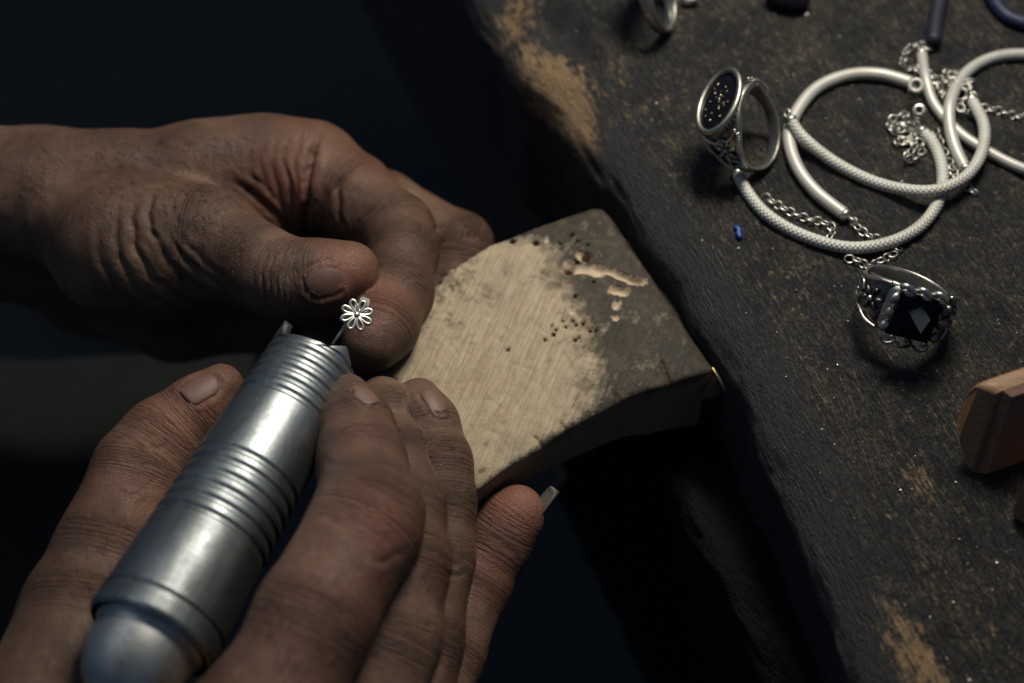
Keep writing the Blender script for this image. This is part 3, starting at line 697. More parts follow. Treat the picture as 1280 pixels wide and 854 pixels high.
right = build_hand('hand at the bottom, fingers wrapped round the silver handpiece and resting on the bench pin',
    palm=[[(60, 1180, -10, 24), (170, 1040, -8, 21), (290, 960, 4, 16), (330, 900, 14, 12.5)],
          [(170, 1180, -20, 24), (330, 1020, -8, 17), (440, 930, -4, 12.)],
          [(260, 1180, -36, 20), (420, 1020, -26, 15), (515, 930, -24, 10.)]],
    fingers=[([(60, 960, -12, 20), (112, 765, -12, 15), (140, 690, -11, 13.), (176, 590, -9, 11.0), (205, 552, -8, 10.2), (248, 512, -5, 7.6), (277, 483, -3, 5.5)], 9.),
             ([(330, 905, 14, 13), (392, 775, 18, 12.2), (454, 664, 17, 12.0), (462, 640, 16, 11.2), (452, 580, 11, 9.6), (443, 530, 8, 8.4), (431, 500, 7, 6.5)], 6.),
             ([(440, 930, -4, 12.), (486, 800, 0, 10.8), (502, 700, 2, 10.2), (503, 640, 1, 9.4), (494, 570, -1, 8.2), (482, 518, -3, 7.), (478, 500, -3, 5.6)], 5.),
             ([(500, 930, -14, 11), (525, 800, -10, 9.4), (540, 700, -8, 9.2), (546, 630, -6, 8.6), (543, 580, -4, 8.2), (532, 530, -3, 7.3), (524, 500, -3, 5.4)], 5.),
             ([(515, 940, -28, 10), (556, 820, -30, 8.6), (592, 735, -30, 8.), (622, 680, -27, 7.7), (638, 652, -24, 6.9), (649, 637, -22, 5.9)], 5.)],
    creases=[([(422, 478), (428, 472), (441, 470)], .5, .2),
             ([(404, 572), (420, 582), (440, 585)], .8, .5), ([(398, 640), (420, 652), (436, 656)], 1.0, .6), ([(500, 630), (514, 650), (518, 668)], .8, .5), ([(455, 690), (480, 702), (505, 690)], .8, .5),
             ([(165, 545), (190, 560), (215, 555)], .7, .45), ([(155, 570), (185, 585), (215, 580)], .7, .45), ([(150, 600), (180, 612), (205, 606)], .7, .4),
             ([(145, 608), (170, 618), (200, 590)], .6, .4),
             ([(553, 600), (565, 608), (582, 604)], .6, .4), ([(556, 700), (570, 706), (582, 700)], .6, .5), ([(556, 716), (570, 722), (580, 716)], .6, .5), ([(600, 662), (620, 672), (640, 690)], .7, .6)],
    pinks=[(478, 655, 8, .8), (445, 640, 10, .4), (230, 520, 12, .6), (190, 600, 14, .3), (645, 630, 9, .9), (615, 690, 10, .5), (400, 760, 22, .35), (445, 540, 9, .25), (277, 470, 6, .3)],
    grimes=[(410, 545, 5, .5), (480, 490, 6, .7), (435, 470, 4, .5), (400, 800, 26, .25), (588, 640, 8, .35)],
    nails=[(250, 484, (-30, 20), 4.4, 3.4, NAIL, .3, None), (456, 492, (22, 22), 3.6, 2.6, NAIL, .3, None), (546, 502, (-14, -26), 4.6, 2.6, NAIL, .3, None), (0, 0, None, 7.2, 3.2, NAILG, 0, 'long grey nail sticking out past the fingertip')], seed=40)

hairs(left, [(20, 170, 330, 260, 14, 6), (120, 170, 330, 240, 14, 8), (200, 240, 300, 320, 12, 10), (0, 160, 150, 320, 10, 10)], 420)
hairs(right, [(60, 640, 160, 850, -4, -12), (300, 720, 440, 850, 8, -12), (500, 700, 580, 850, 2, -10)], 160)
# ------------------------------------------------------------------ handpiece
def build_handpiece():
    a = at(398, 447, 6); b = at(186, 800, 12); L = np.linalg.norm(b - a); ax = (b - a) / L
    X = norm(np.cross(ax, [0, 0, 1])); Y = np.cross(ax, X)
    root = thing('handpiece', a, 'silver ridged rotary handpiece in the lower hand, its broken rim pointing at the earring', 'rotary tool', M=(X, Y, ax))
    def R(s):
        r = 11.4 + 3.0 * s / L
        return r
    prof = []; n = 420
    rings = [(3.4 + 3.1 * k, .7) for k in range(6)] + [(L * .47 + 3.35 * k, .68) for k in range(6)] + [(L - 5.5, .45)]
    for i in range(n + 1):
        s = L * i / n; r = R(s)
        for c, w in rings: r -= .38 * math.exp(-((s - c) / (w * 1.15)) ** 4)
        if L - s < 1.6: r -= (1.6 - (L - s)) ** 2 * .35
        prof.append((s, r))
    K = 128; V = []; F = []
    ang = np.arange(K) * 2 * pi / K
    # worn, scalloped rim
    rim = np.zeros(K)
    for k in range(K):
        t = ang[k]; rim[k] = np.interp(t, [0, .6, 1.6, 2.6, 3.2, 3.6, 3.95, 4.3, 4.8, 5.3, 5.5, 5.70, 5.84, 6.0, 6.29], [2, 0, 3, 0, 6.5, 3, 0, 3.2, 5.4, 3.6, 1.2, -2.8, -1.2, 1.0, 2]) + .2 * noise.noise(Vector((cos(t) * 4, sin(t) * 4, 0)))
    def ringv(s, r, w=1.): return np.stack([r * np.cos(ang), r * np.sin(ang), np.full(K, s) + w * rim], 1)
    rows = []
    for s, r in prof:
        w = max(0, 1 - s / 3.0); rows.append(ringv(s, r, w))
    e = len(rows); 
    inner = [ringv(s, 9.2 if s < 28 else 9.2, max(0, 1 - s / 30)) for s in (.0, 1, 4, 10, 20, 30)]
    allr = inner[::-1] + rows
    V = np.vstack(allr)
    for i in range(len(allr) - 1):
        for k in range(K): F.append((i * K + k, i * K + (k + 1) % K, (i + 1) * K + (k + 1) % K, (i + 1) * K + k))
    part('barrel', V, F, ALU, root, world=False)
    def lathe(name, pr, mat, K=64):
        a2 = np.arange(K) * 2 * pi / K; V = np.vstack([np.stack([r * np.cos(a2), r * np.sin(a2), np.full(K, s)], 1) for s, r in pr]); F = []
        for i in range(len(pr) - 1):
            for k in range(K): F.append((i * K + k, i * K + (k + 1) % K, (i + 1) * K + (k + 1) % K, (i + 1) * K + k))
        F.append(tuple(range(K))[::-1]); F.append(tuple((len(pr) - 1) * K + k for k in range(K)))
        return part(name, V, F, mat, root, world=False)
    lathe('chuck', [(9, 2), (8.6, 5), (9.2, 8.2), (12, 9.1), (29, 9.1)], INNER)
    r = R(L); dome = [(L - 2, r * .86)] + [(L + .2, r * .84)] + [(L + .4 + 15 * t, r * (.80 * math.sqrt(max(0, 1 - (t * .93) ** 2.4)))) for t in np.linspace(0, 1, 18)]
    dome += [(L + 26, r * .27), (L + 60, r * .26)]
    lathe('end_cap', dome, STEEL)
RIMPH = 2.2; SPIKE = 3.3
build_handpiece()

# ------------------------------------------------------------------ earring
def camframe(tx, ty, roll=0.):
    """axes of something facing the viewer, turned by tx, ty and rolled"""
    z = norm(-FWD + RIGHT * tx + UP * ty); x = norm(RIGHT - z * (RIGHT @ z)); y = np.cross(z, x)
    c, s = cos(roll), sin(roll); return (c * x + s * y, -s * x + c * y, z)
def build_earring():
    c = at(445.5, 394.5, 12.); fr = camframe(.25, .25, .12)
    root = thing('earring', c, 'tiny silver flower stud earring with eight open petals held between thumb and forefinger', 'earring', M=fr)
    R = 3.75
    base = None
    for k in range(8):
        a = 2 * pi * k / 8 + .2; P = []
        for t in np.linspace(0, 2 * pi, 25)[:-1]:
            rr = .25 + (R - .25) * (1 - cos(t)) / 2; w = .98 * sin(t) * ((1 - cos(t)) / 2) ** .8
            P.append((rr, w, .1 + .6 * sin(t / 2) * (1 - .5 * sin(t / 2))))
        P = np.array(P) @ np.array([[cos(a), sin(a), 0], [-sin(a), cos(a), 0], [0, 0, 1]])
        V, F, uv = tube(P, .46, 8, closed=True); part('petal', V, F, SILVER, root, world=False)
        Pm = np.array([(.2, 0, .35), (R * .45, 0, .2)]) @ np.array([[cos(a + pi / 8), sin(a + pi / 8), 0], [-sin(a + pi / 8), cos(a + pi / 8), 0], [0, 0, 1]])
    V, F = ellipsoid(np.array([0, 0, .62]), np.diag([.78, .78, .5])); part('centre_bead', V, F, SILVER, root, world=False)
    o = np.array(root.location) * 1000
    V, F, uv = tube(np.array([at(436, 399, 9.5), at(424, 418, 8.5), at(415, 431, 7.8)]), [.42, .36, .28], 10)
    M = np.array(fr); part('post', (V - o) @ M.T, F, STEEL, root, world=False)
    b = bmesh.new(); bmesh.ops.create_cube(b, size=1); bmesh.ops.scale(b, vec=(2.4, 2.2, 1.6), verts=b.verts); bmesh.ops.bevel(b, geom=b.edges[:], offset=.3, segments=2, affect='EDGES')
    bmesh.ops.rotate(b, cent=(0, 0, 0), matrix=Matrix.Rotation(-.45, 3, 'Z'), verts=b.verts)
    V = np.array([v.co[:] for v in b.verts]) + [2.3, 3.3, -.9]; b.verts.index_update(); F = [[x.index for x in f.verts] for f in b.faces]; b.free()
    part('clutch', V, F, SILVER, root, world=False, smooth=False)
build_earring()

# ------------------------------------------------------------------ rings
def drop(root, z=0.):
    """lower or raise a thing until it rests at height z"""
    bpy.context.view_layer.update(); lo = 1e9
    for c in root.children:
        for v in c.data.vertices: lo = min(lo, (root.matrix_world @ v.co).z)
    # slide along the line of sight so that the thing keeps its place in the picture
    p = np.array(root.location) * 1000; d = norm(p - CAM); t = (z - lo * 1000) / d[2]; root.location = (p + d * t) * .001
def band(R, thick, w, K=96, dom=0.25):
    """finger ring: w(angle) half width; bezel at angle 0; axis is local z"""
    prof = []
    V = []; F = []; m = 12
    for k in range(K):
        th = 2 * pi * k / K; hw = w(th)[0]; tk = w(th)[1]
        for j in range(m):
            a = 2 * pi * j / m; x = R + tk * (.5 + .5 * np.sign(cos(a)) * abs(cos(a)) ** .5) ; z = hw * np.sign(sin(a)) * abs(sin(a)) ** .35
            V.append((x * cos(th), x * sin(th), z))
    for k in range(K):
        for j in range(m): F.append((k * m + j, k * m + (j + 1) % m, ((k + 1) % K) * m + (j + 1) % m, ((k + 1) % K) * m + j))
    return np.array(V), F
def angd(t): return abs((t + pi) % (2 * pi) - pi)
def cyl(R, th, z): return np.array([R * cos(th), R * sin(th), z])
def ribbon(root, name, pts, r, mat, K=7, Rf=10.):
    P = crom(np.array([cyl(q[2] if len(q) > 2 else Rf, q[0], q[1]) for q in pts]), 6); V, F, _ = tube(P, r, K); return part(name, V, F, mat, root, world=False)
def signet(name, px, py, ax, n, label, stone='oval', rollz=0., z=0., group=None, lite=False, Rr=9.6):
    az = norm(ax); nx = norm(n - az * (n @ az)); ny = np.cross(az, nx)
    c = at(px, py, 9); root = thing(name, c, label, 'ring', group, M=(nx, ny, az))
    w = (lambda t: (1.7 + 4.6 * np.exp(-(angd(t) / 1.25) ** 3.2), .9 + 1.5 * np.exp(-(angd(t) / .9) ** 2))) if stone == 'oval' else (lambda t: (2.6 + 3.6 * np.exp(-(angd(t) / 1.1) ** 3), .9 + 2. * np.exp(-(angd(t) / .9) ** 3)))
    V, F = band(Rr, 1.2, w); part('band', V, F, SILVER if stone != 'oval' else DULL, root, world=False)
    return root
def cam2w(v): return v[0] * RIGHT + v[1] * UP - v[2] * FWD
def rot2(v, a): return np.array([v[0] * cos(a) - v[1] * sin(a), v[0] * sin(a) + v[1] * cos(a), v[2]])

def tip(v, a): return np.array([v[0], v[1] * cos(a) + v[2] * sin(a), -v[1] * sin(a) + v[2] * cos(a)])
def ring_oval():
    tilt = -.30
    ax = cam2w(rot2(tip(np.array([.64, 0.0, .77]), .34), tilt)); n = cam2w(rot2(tip(np.array([-.77, 0.0, .64]), .34), tilt))
    root = signet('ring', 937, 161, ax, n, 'silver signet ring with an oval black stone full of gold flecks and leafy openwork shoulders', 'oval', Rr=10.3)
    X = 11.5                                             # bezel plane
    a_, b_ = 9.2, 6.2                                    # half length along y (tangent), half width along z (axis)
    t = np.linspace(0, 2 * pi, 73)[:-1]
    rimP = np.stack([np.full(72, X + 2.0), a_ * np.cos(t), b_ * np.sin(t)], 1)
    V, F, _ = tube(rimP, .85, 10, closed=True); part('bezel', V, F  , DULL, root, world=False)
    lo = np.stack([np.full(72, X - 2.6), a_ * .78 * np.cos(t), b_ * .78 * np.sin(t)], 1); mid = np.stack([np.full(72, X + 1.2), a_ * .98 * np.cos(t), b_ * .98 * np.sin(t)], 1)
    V = np.vstack([lo, mid]); F = [(k, (k + 1) % 72, 72 + (k + 1) % 72, 72 + k) for k in range(72)]; part('bezel_wall', V, F, OXID, root, world=False)
    rows = [np.array([[X + 2.0 + .9 * (1 - q * q), 0, 0]]) * 1 for q in (0,)]
    V = [(X + 2.7, 0, 0)]; F = []
    for i, q in enumerate((.25, .5, .72, .88, .97)):
        for tt in t[::2]: V.append((X + 1.8 + .9 * (1 - q * q), a_ * .95 * q * cos(tt), b_ * .95 * q * sin(tt)))
    for k in range(36):
        F.append((0, 1 + k, 1 + (k + 1) % 36))
        for i in range(4): F.append((1 + i * 36 + k, 1 + (i + 1) * 36 + k, 1 + (i + 1) * 36 + (k + 1) % 36, 1 + i * 36 + (k + 1) % 36))
    part('stone', np.array(V), F, GEM, root, world=False)
    rr = random.Random(4)
    for k in range(26):
        q = math.sqrt(rr.random()) * .72; tt = rr.random() * 2 * pi; c = np.array([X + 1.86 + .9 * (1 - q * q), a_ * .93 * q * cos(tt), b_ * .9 * q * sin(tt)])
        V, F = ellipsoid(c, np.diag([.12, rr.uniform(.14, .42), rr.uniform(.12, .36)]), 6, 4); part('fleck', V, F, FLECK, root, world=False, smooth=False)
    for sy in (1, -1):
        for k in range(15):                              # beaded edges of the shoulders
            th = sy * (.72 + .062 * k); hw = 1.7 + 4.6 * math.exp(-(abs(th) / 1.25) ** 3.2)
            for sz in (1, -1):
                V, F = ellipsoid(cyl(11.9, th, sz * hw * .93), np.eye(3) * .48, 8, 6); part('bead', V, F, SILVER, root, world=False)
        # flower and leaves
        th0 = sy * 1.02
        for k in range(7):
            a = 2 * pi * k / 7; d = np.array([0, sin(a), cos(a)]); th = th0 + sin(a) * .17; zc = 1.9 * cos(a)
            er = cyl(1, th, 0); et = cyl(1, th + pi / 2, 0); dd = et * sin(a) + np.array([0, 0, cos(a)]); pp = et * cos(a) - np.array([0, 0, sin(a)])
            V, F = ellipsoid(cyl(12.2, th, zc), [dd * 1.15, pp * .55, er * .5], 8, 6); part('petal', V, F, SILVER, root, world=False)
        V, F = ellipsoid(cyl(12.3, th0, 0), np.eye(3) * .7, 8, 6); part('flower_centre', V, F, SILVER, root, world=False)
        for sz in (1, -1):
            ribbon(root, 'scroll', [(sy * .62, sz * 5.2, 13), (sy * .76, sz * 3.6, 12.9), (sy * .82, sz * 1.6, 12.7), (sy * .76, sz * .3, 12.7)], .42, SILVER)
            ribbon(root, 'scroll', [(sy * .70, sz * 5.4, 12.7), (sy * .92, sz * 4.6, 12.4), (sy * 1.06, sz * 3.5, 12.2), (sy * 1.25, sz * 2.9, 11.9)], .35, SILVER)
            ribbon(root, 'scroll', [(sy * 1.3, sz * .4, 11.9), (sy * 1.42, sz * 1.6, 11.8), (sy * 1.55, sz * 1.3, 11.7), (sy * 1.5, sz * .3, 11.7)], .34, SILVER)
    V, F = band(10.6, 1., lambda t: (1.2 + 4.6 * math.exp(-(angd(t) / 1.25) ** 3.2), .78 + 1.5 * math.exp(-(angd(t) / .9) ** 2)) if angd(t) < 1.75 else (.1, .01)); part('blackened_shoulder', V, F, OXID, root, world=False)
    # twisted wire below the bezel
    for k in range(40):
        tt = 2 * pi * k / 40; c = np.array([X + .1, a_ * .93 * cos(tt), b_ * .95 * sin(tt)]); V, F = ellipsoid(c, [np.array([.75, 0, 0]), np.array([.3, -a_ * sin(tt) * .05, b_ * cos(tt) * .05]), np.array([0, cos(tt), sin(tt)]) * .4], 6, 5); part('bead', V, F, SILVER, root, world=False)
    drop(root, -.2)
ring_oval()
def ring_square():
    tilt = -.28
    ax = cam2w(rot2(np.array([0, .90, .44]), tilt)); n0 = cam2w(rot2(np.array([0, -.44, .90]), tilt)); side = np.cross(ax, n0)
    ph = .10; n = n0 * cos(ph) + side * sin(ph)
    root = signet('ring', 1130, 368, ax, n, 'blackened silver ring with a square faceted black stone framed in curling scrollwork', 'square', Rr=9.9)
    X = 13.0; a_, b_ = 5.2, 5.6
    sq = [(-a_, -b_), (a_, -b_), (a_, b_), (-a_, b_)]
    V = [(X - 2.4, y, z) for y, z in sq] + [(X + .1, y, z) for y, z in sq] + [(X + 1.5, y * .50, z * .50) for y, z in sq]
    # raised centre table; the bright corner is a paler wedge added further down
    F = [(0, 1, 5, 4), (1, 2, 6, 5), (2, 3, 7, 6), (3, 0, 4, 7), (4, 5, 9, 8), (5, 6, 10, 9), (6, 7, 11, 10), (7, 4, 8, 11), (8, 9, 10, 11)]
    part('stone', np.array(V), F, GEM, root, world=False, smooth=False)
    def flat(pts, r, nm='scroll', mat=SILVER): 
        P = crom(np.array(pts), 6); V, F, _ = tube(P, r, 8); part(nm, V, F, mat, root, world=False)
    for sz in (1, -1):                                   # scrolls along both edges of the stone
        for c0 in (-3.9, .2, 4.2):
            flat([(X + .3, c0 - 2.2, sz * 6.9), (X + 1.1, c0 - 1.2, sz * 7.5), (X + 1.2, c0 + .4, sz * 7.0), (X + .9, c0 + .9, sz * 6.0), (X + .9, c0 - .1, sz * 5.7), (X + .9, c0 - .5, sz * 6.3)], .78 if sz > 0 else .45, mat=SILVER if sz > 0 else OXID)
    for sy in (1, -1):
        for k, c0 in enumerate((-4.2, -.6, 3.)):
            V, F = ellipsoid(np.array([X + .1, sy * 6.4, c0 + .6]), [np.array([1.1, 0, 0]), np.array([0, 1.25, 0]), np.array([0, .3, 1.5])], 12, 8); part('nugget', V, F, SILVER if sy < 0 else OXID, root, world=False)
        V, F = band(10.3, 1.6, lambda t: (6.4 - 2.2 * max(0, angd(t) - .6), 1.9) if angd(t) < 1.3 else (.1, .01)) if sy > 0 else (None, None)
        if V is not None:
            part('blackened_shoulder', V, F, OXID, root, world=False)
        th0 = sy * .92
        for k in range(6):
            a = 2 * pi * k / 6 + .3; th = th0 + sin(a) * .17; er = cyl(1, th, 0); et = cyl(1, th + pi / 2, 0); dd = et * sin(a) + np.array([0, 0, cos(a)]); pp = et * cos(a) - np.array([0, 0, sin(a)])
            V, F = ellipsoid(cyl(12.6, th, 2. * cos(a)), [dd * 1.25, pp * .7, er * .6], 8, 6); part('petal', V, F, OXID, root, world=False)
        V, F = ellipsoid(cyl(12.8, th0, 0), np.eye(3) * .8, 8, 6); part('flower_centre', V, F, SILVER, root, world=False)
        for sz in (1, -1):
            ribbon(root, 'scroll', [(sy * .62, sz * 5.9, 12.6), (sy * .85, sz * 5.4, 12.6), (sy * 1.05, sz * 4.4, 12.3), (sy * 1.3, sz * 3.6, 11.6), (sy * 1.6, sz * 2.8, 11.2)], .55, SILVER)
            ribbon(root, 'scroll', [(sy * 1.2, sz * .6, 12), (sy * 1.32, sz * 2.2, 12), (sy * 1.5, sz * 1.9, 11.6), (sy * 1.48, sz * .6, 11.6)], .45, SILVER)
    drop(root, -.2); bpy.context.view_layer.update()
    M = np.array(root.matrix_world); nn = M[:3, 0]; p0 = (M @ np.array([(X + 1.62) * .001, 0, 0, 1]))[:3] * 1000
    Hh = norm(norm(np.array([85, 175, 300]) - p0) + norm(CAM - p0)); fn = norm(nn * .62 + Hh)
    def hit(px, py, no, q):
        d = ray(px, py); return CAM + d * (((q - CAM) @ no) / (d @ no))
    T = np.array([hit(*q, nn, p0) for q in [(1130, 380), (1149, 378), (1161, 396), (1147, 409)]]); cc = T.mean(0); T = np.array([t + nn * (.5 - ((t - cc) @ fn) / (nn @ fn)) for t in T]); Bt = T - nn * 2.2
    W8 = np.vstack([T, Bt]); L8 = (np.c_[W8 * .001, np.ones(8)] @ np.linalg.inv(M).T)[:, :3] * 1000
    part('facet', L8, [(0, 1, 2, 3), (0, 4, 5, 1), (1, 5, 6, 2), (2, 6, 7, 3), (3, 7, 4, 0)], mat_gem('glint_facet', (.02, .025, .03), .3), root, world=False, smooth=False)  # highlight built in: wedge paler than the stone, tilted to catch the lamp
ring_square()
def ring_top():
    ax = cam2w(norm(np.array([.86, .1, .42]))); n = cam2w(norm(np.array([-.2, .95, .2])))
    root = signet('ring', 822, -6, ax, n, 'plain silver ring cut off by the top edge, standing upright with a dark inside', 'oval')
    V, F, _ = tube(np.array([cyl(10, t, 3.0 * cos(t * 2) * .3) for t in np.linspace(2.0, 4.2, 16)]), .7, 8); part('wire', V, F, SILVER, root, world=False)
    V, F = ellipsoid(np.array([12.5, 0, 0]), np.diag([2.5, 7, 5.])); part('stone', V, F, GEM, root, world=False)
    drop(root, -.1)
ring_top()
def pebble(name, px, py, z, axs, mat, label, cat, seed=0):
    c = at(px, py, z); V, F = ellipsoid(c, np.array(axs), 20, 12); V = V + np.array([[noise.noise(Vector(v * .3) + Vector((seed, 0, 0))) * .5] * 3 for v in V])
    o = link(name, mesh(name, V - c, F), mat); o.location = c * .001; return tag(o, label, cat)
pebble('silver_scrap', 863, 0, 1.5, [(2.6, 0, .3), (0, 1.5, 0), (0, 0, 1.2)], SILVER, 'small pale silver scrap beside the ring at the top edge', 'silver scrap')
pebble('loose_stone', 985, -2, 3, [(6, -2, 0), (1.3, 4, 0), (0, 0, 3)], GEM, 'loose black polished stone at the top edge of the picture', 'gemstone', 5)

# ------------------------------------------------------------------ bracelets and chains
def link_mesh():
    t = np.linspace(0, 2 * pi, 15)[:-1]; P = np.stack([1.28 * np.cos(t), .98 * np.sin(t), 0 * t], 1); V, F, _ = tube(P, .24, 6, closed=True); return mesh('link', V, F)
LINK = link_mesh(); LINK.materials.append(SILVER)
def chain(root, P, step=1.82, seed=0, sc=1.):
    P = resample(np.asarray(P, float), step); T = np.gradient(P, axis=0); r = random.Random(seed); o = np.array(root.location) * 1000
    for i, (p, t) in enumerate(zip(P, T)):
        t = norm(t); s = norm(np.cross(t, [0, 0, 1]) + 1e-6); u = np.cross(s, t); a = (.45 if i % 2 else -.75) + r.uniform(-.3, .3); y = s * cos(a) + u * sin(a); z = np.cross(t, y)
        ob = link('link', LINK, None, root); q = (p - o) * .001
        ob.matrix_local = Matrix([[t[k] * sc, y[k] * sc, z[k] * sc, q[k]] for k in range(3)] + [[0, 0, 0, 1]])
def clump(c, spread, n, seed, zmax=3.):
    """a crumpled length of chain"""
    r = random.Random(seed); P = [np.array(c, float)]; d = r.uniform(0, 6.28)
    for k in range(n):
        d += r.uniform(-1.5, 1.5); q = P[-1] + 2.4 * np.array([cos(d), sin(d), 0])
        if abs(q[0] - c[0]) > spread[0] or abs(q[1] - c[1]) > spread[1]: d += 2.4; q = P[-1] + 2.4 * np.array([cos(d), sin(d), 0])
        q[2] = .6 + r.random() * zmax; P.append(q)
    return crom(P, 4)
def bracelet(pts, label, r=1.56, mat=CORD, cap0=True, cap1=True, chains=(), name='bracelet'):
    P = crom(A(pts), 14); P = resample(P, .55); c = P.mean(0).copy(); c[2] = 0
    root = thing(name, c, label, 'bracelet', 'corded bracelets lying together on the bench')
    V, F, uv = tube(P, r, 20); part('cord', V, F, mat, root, uv=uv)
    for e, (p, q) in zip((cap0, cap1), ((P[0], P[3]), (P[-1], P[-4]))):
        if not e: continue
        d = norm(p - q); V, F, _ = tube(np.array([p - d * 1.0, p + d * .1, p + d * .5]), [r * 1.07, r * 1.07, r * .8], 16); part('end_cap', V, F, SILVER, root)
        s = norm(np.cross(d, [0, 0, 1])); u = np.cross(s, d); t = np.linspace(0, 2 * pi, 17)[:-1]
        L = [p + d * (1.9 + 1.35 * cos(k)) + (s * .45 + u * .9) * sin(k) * .95 for k in t]; V, F, _ = tube(np.array(L), .34, 8, closed=True); part('loop', V, F, SILVER, root)
    for k, ch in enumerate(chains): chain(root, ch, seed=k + len(label))
    return root
A3 = lambda pts: crom(A(pts), 6)
bracelet([(921, 216, 1.6), (934, 240, 1.6), (958, 268, 1.6), (1000, 293, 1.6), (1055, 309, 1.7), (1105, 305, 2.0), (1148, 285, 1.8), (1173, 252, 1.7), (1178, 215, 1.7), (1168, 182, 1.7), (1151, 163, 2.)],
         'cream braided bracelet nearest the square stone ring, its loop touching the oval signet ring', chains=[A3([(958, 247, .8), (975, 258, .8), (992, 267, .8), (1011, 274, .8), (1029, 278, .8), (1041, 286, .8), (1037, 296, .8)]), A3([(1062, 324, .7), (1075, 326, .8), (1084, 334, .8), (1100, 326, .8), (1116, 318, .8)])])
bracelet([(988, 149, 4.6), (1004, 172, 3.6), (1045, 204, 1.8), (1100, 230, 1.7), (1160, 239, 4.4), (1203, 224, 4.8), (1226, 194, 4.2), (1230, 158, 4.2), (1214, 124, 3.2)],
         'cream braided bracelet crossing on top of the others beside the oval signet ring', chains=[clump(at(1182, 140), (9, 12), 26, 3), A3([(1196, 224, .8), (1206, 232, .8), (1217, 239, .8)]), A3([(1170, 165, 1), (1178, 185, .8), (1188, 205, .8), (1195, 222, .8)])])
bracelet([(1138, 103, 2.6), (1100, 93, 1.7), (1060, 94, 1.7), (1020, 111, 1.7), (994, 143, 1.7), (986, 172, 1.6), (996, 208, 1.6), (1020, 240, 1.6), (1058, 270, 1.6)],
         'smooth pale bracelet tube with a plain metal cap, curling round behind the braided ones', mat=CORDS, r=1.7, cap0=False, chains=[A3([(1067, 277, .8), (1076, 288, .8), (1092, 297, .8), (1108, 302, .8), (1122, 310, .8)]), clump(at(1136, 178, .5), (4.5, 8), 30, 8, 2.4), clump(at(1152, 90, .5), (6, 9), 16, 9, 2.4)])
bracelet([(1152, 66, 2.), (1157, 97, 3.4), (1168, 131, 2.2), (1197, 164, 1.6), (1227, 185, 1.6), (1279, 211, 1.6), (1340, 225, 1.6)],
         'pale cord bracelet running straight down from the chain knot and off the right edge', mat=CORDS, r=1.45, chains=[A3([(1128, 80, .8), (1133, 64, .8), (1146, 56, .8), (1160, 60, .8)])])
bracelet([(1360, 90, 1.6), (1320, 72, 1.6), (1285, 68, 1.6), (1251, 70, 1.6), (1223, 80, 1.6), (1201, 99, 2.2), (1188, 128, 3.8), (1187, 156, 3.2), (1194, 185, 2.6), (1207, 212, 1.6)],
         'pale cord bracelet bending in a wide arc at the right edge above the others', mat=CORDS, r=1.6, chains=[A3([(1160, 92, 3), (1176, 100, 3), (1190, 104, 4)])])
root = thing('chain', at(1260, 143), 'thin silver chain lying alone near the right edge', 'chain'); chain(root, A3([(1231, 135, .8), (1250, 139, .8), (1270, 145, .8), (1300, 149, .8)]), seed=77)
# small washer in the tangle
def washer():
    c = at(1149, 138, 6); t = np.linspace(0, 2 * pi, 25)[:-1]; fr = camframe(-.2, .1)
    P = np.array([c + 1.35 * (cos(k) * fr[0] + sin(k) * fr[1]) for k in t]); V, F, _ = tube(P, .62, 8, closed=True, flat=.4)
    o = link('jump_ring', mesh('jump_ring', V - c, F), SILVER); o.location = c * .001; tag(o, 'bright flat silver jump ring in the middle of the chain tangle', 'jump ring')
    c = at(1145, 107, 7.); P = np.array([c + 1.6 * (cos(k) * fr[0] + sin(k) * fr[1]) for k in t]); V, F, _ = tube(P, .6, 8, closed=True)
    o = link('jump_ring', mesh('jump_ring', V - c, F), CORDS); o.location = c * .001; tag(o, 'pale jump ring at the upper end of the smooth bracelet tube', 'jump ring')
washer()
def string(name, pts, r, mat, label, cat, fl=1.):
    P = resample(crom(A(pts), 8), .8); V, F, uv = tube(P, r, 12, flat=fl); c = P.mean(0); o = link(name, mesh(name, V - c, F), mat); o.location = c * .001; return tag(o, label, cat)
string('cord', [(1192, -60, 2.5), (1180, -20, 2.5), (1171, 20, 2.5), (1167, 52, 2.8)], 2.2, BLACKC, 'thick black cord coming down from the top edge to the chain tangle', 'cord')
string('cord', [(1225, -30, 2), (1243, 2, 2), (1262, 22, 2), (1300, 34, 2)], 2., mat_plain('navy_cord', (.006, .010, .034), (.012, .022, .06), 700, .5), 'dark blue cord in the upper right corner', 'cord')
string('plastic_scrap', [(919, 283, .6), (924, 287, .7), (923, 292, .7), (926, 297, .6)], .75, BLUE, 'tiny bright blue plastic scrap on the bench below the signet ring', 'scrap', .6)
string('metal_rod', [(958, 829, -60), (985, 838, -60), (1030, 856, -60)], 1.2, STEEL, 'thin grey metal rod poking out below the bench edge at the bottom', 'rod')

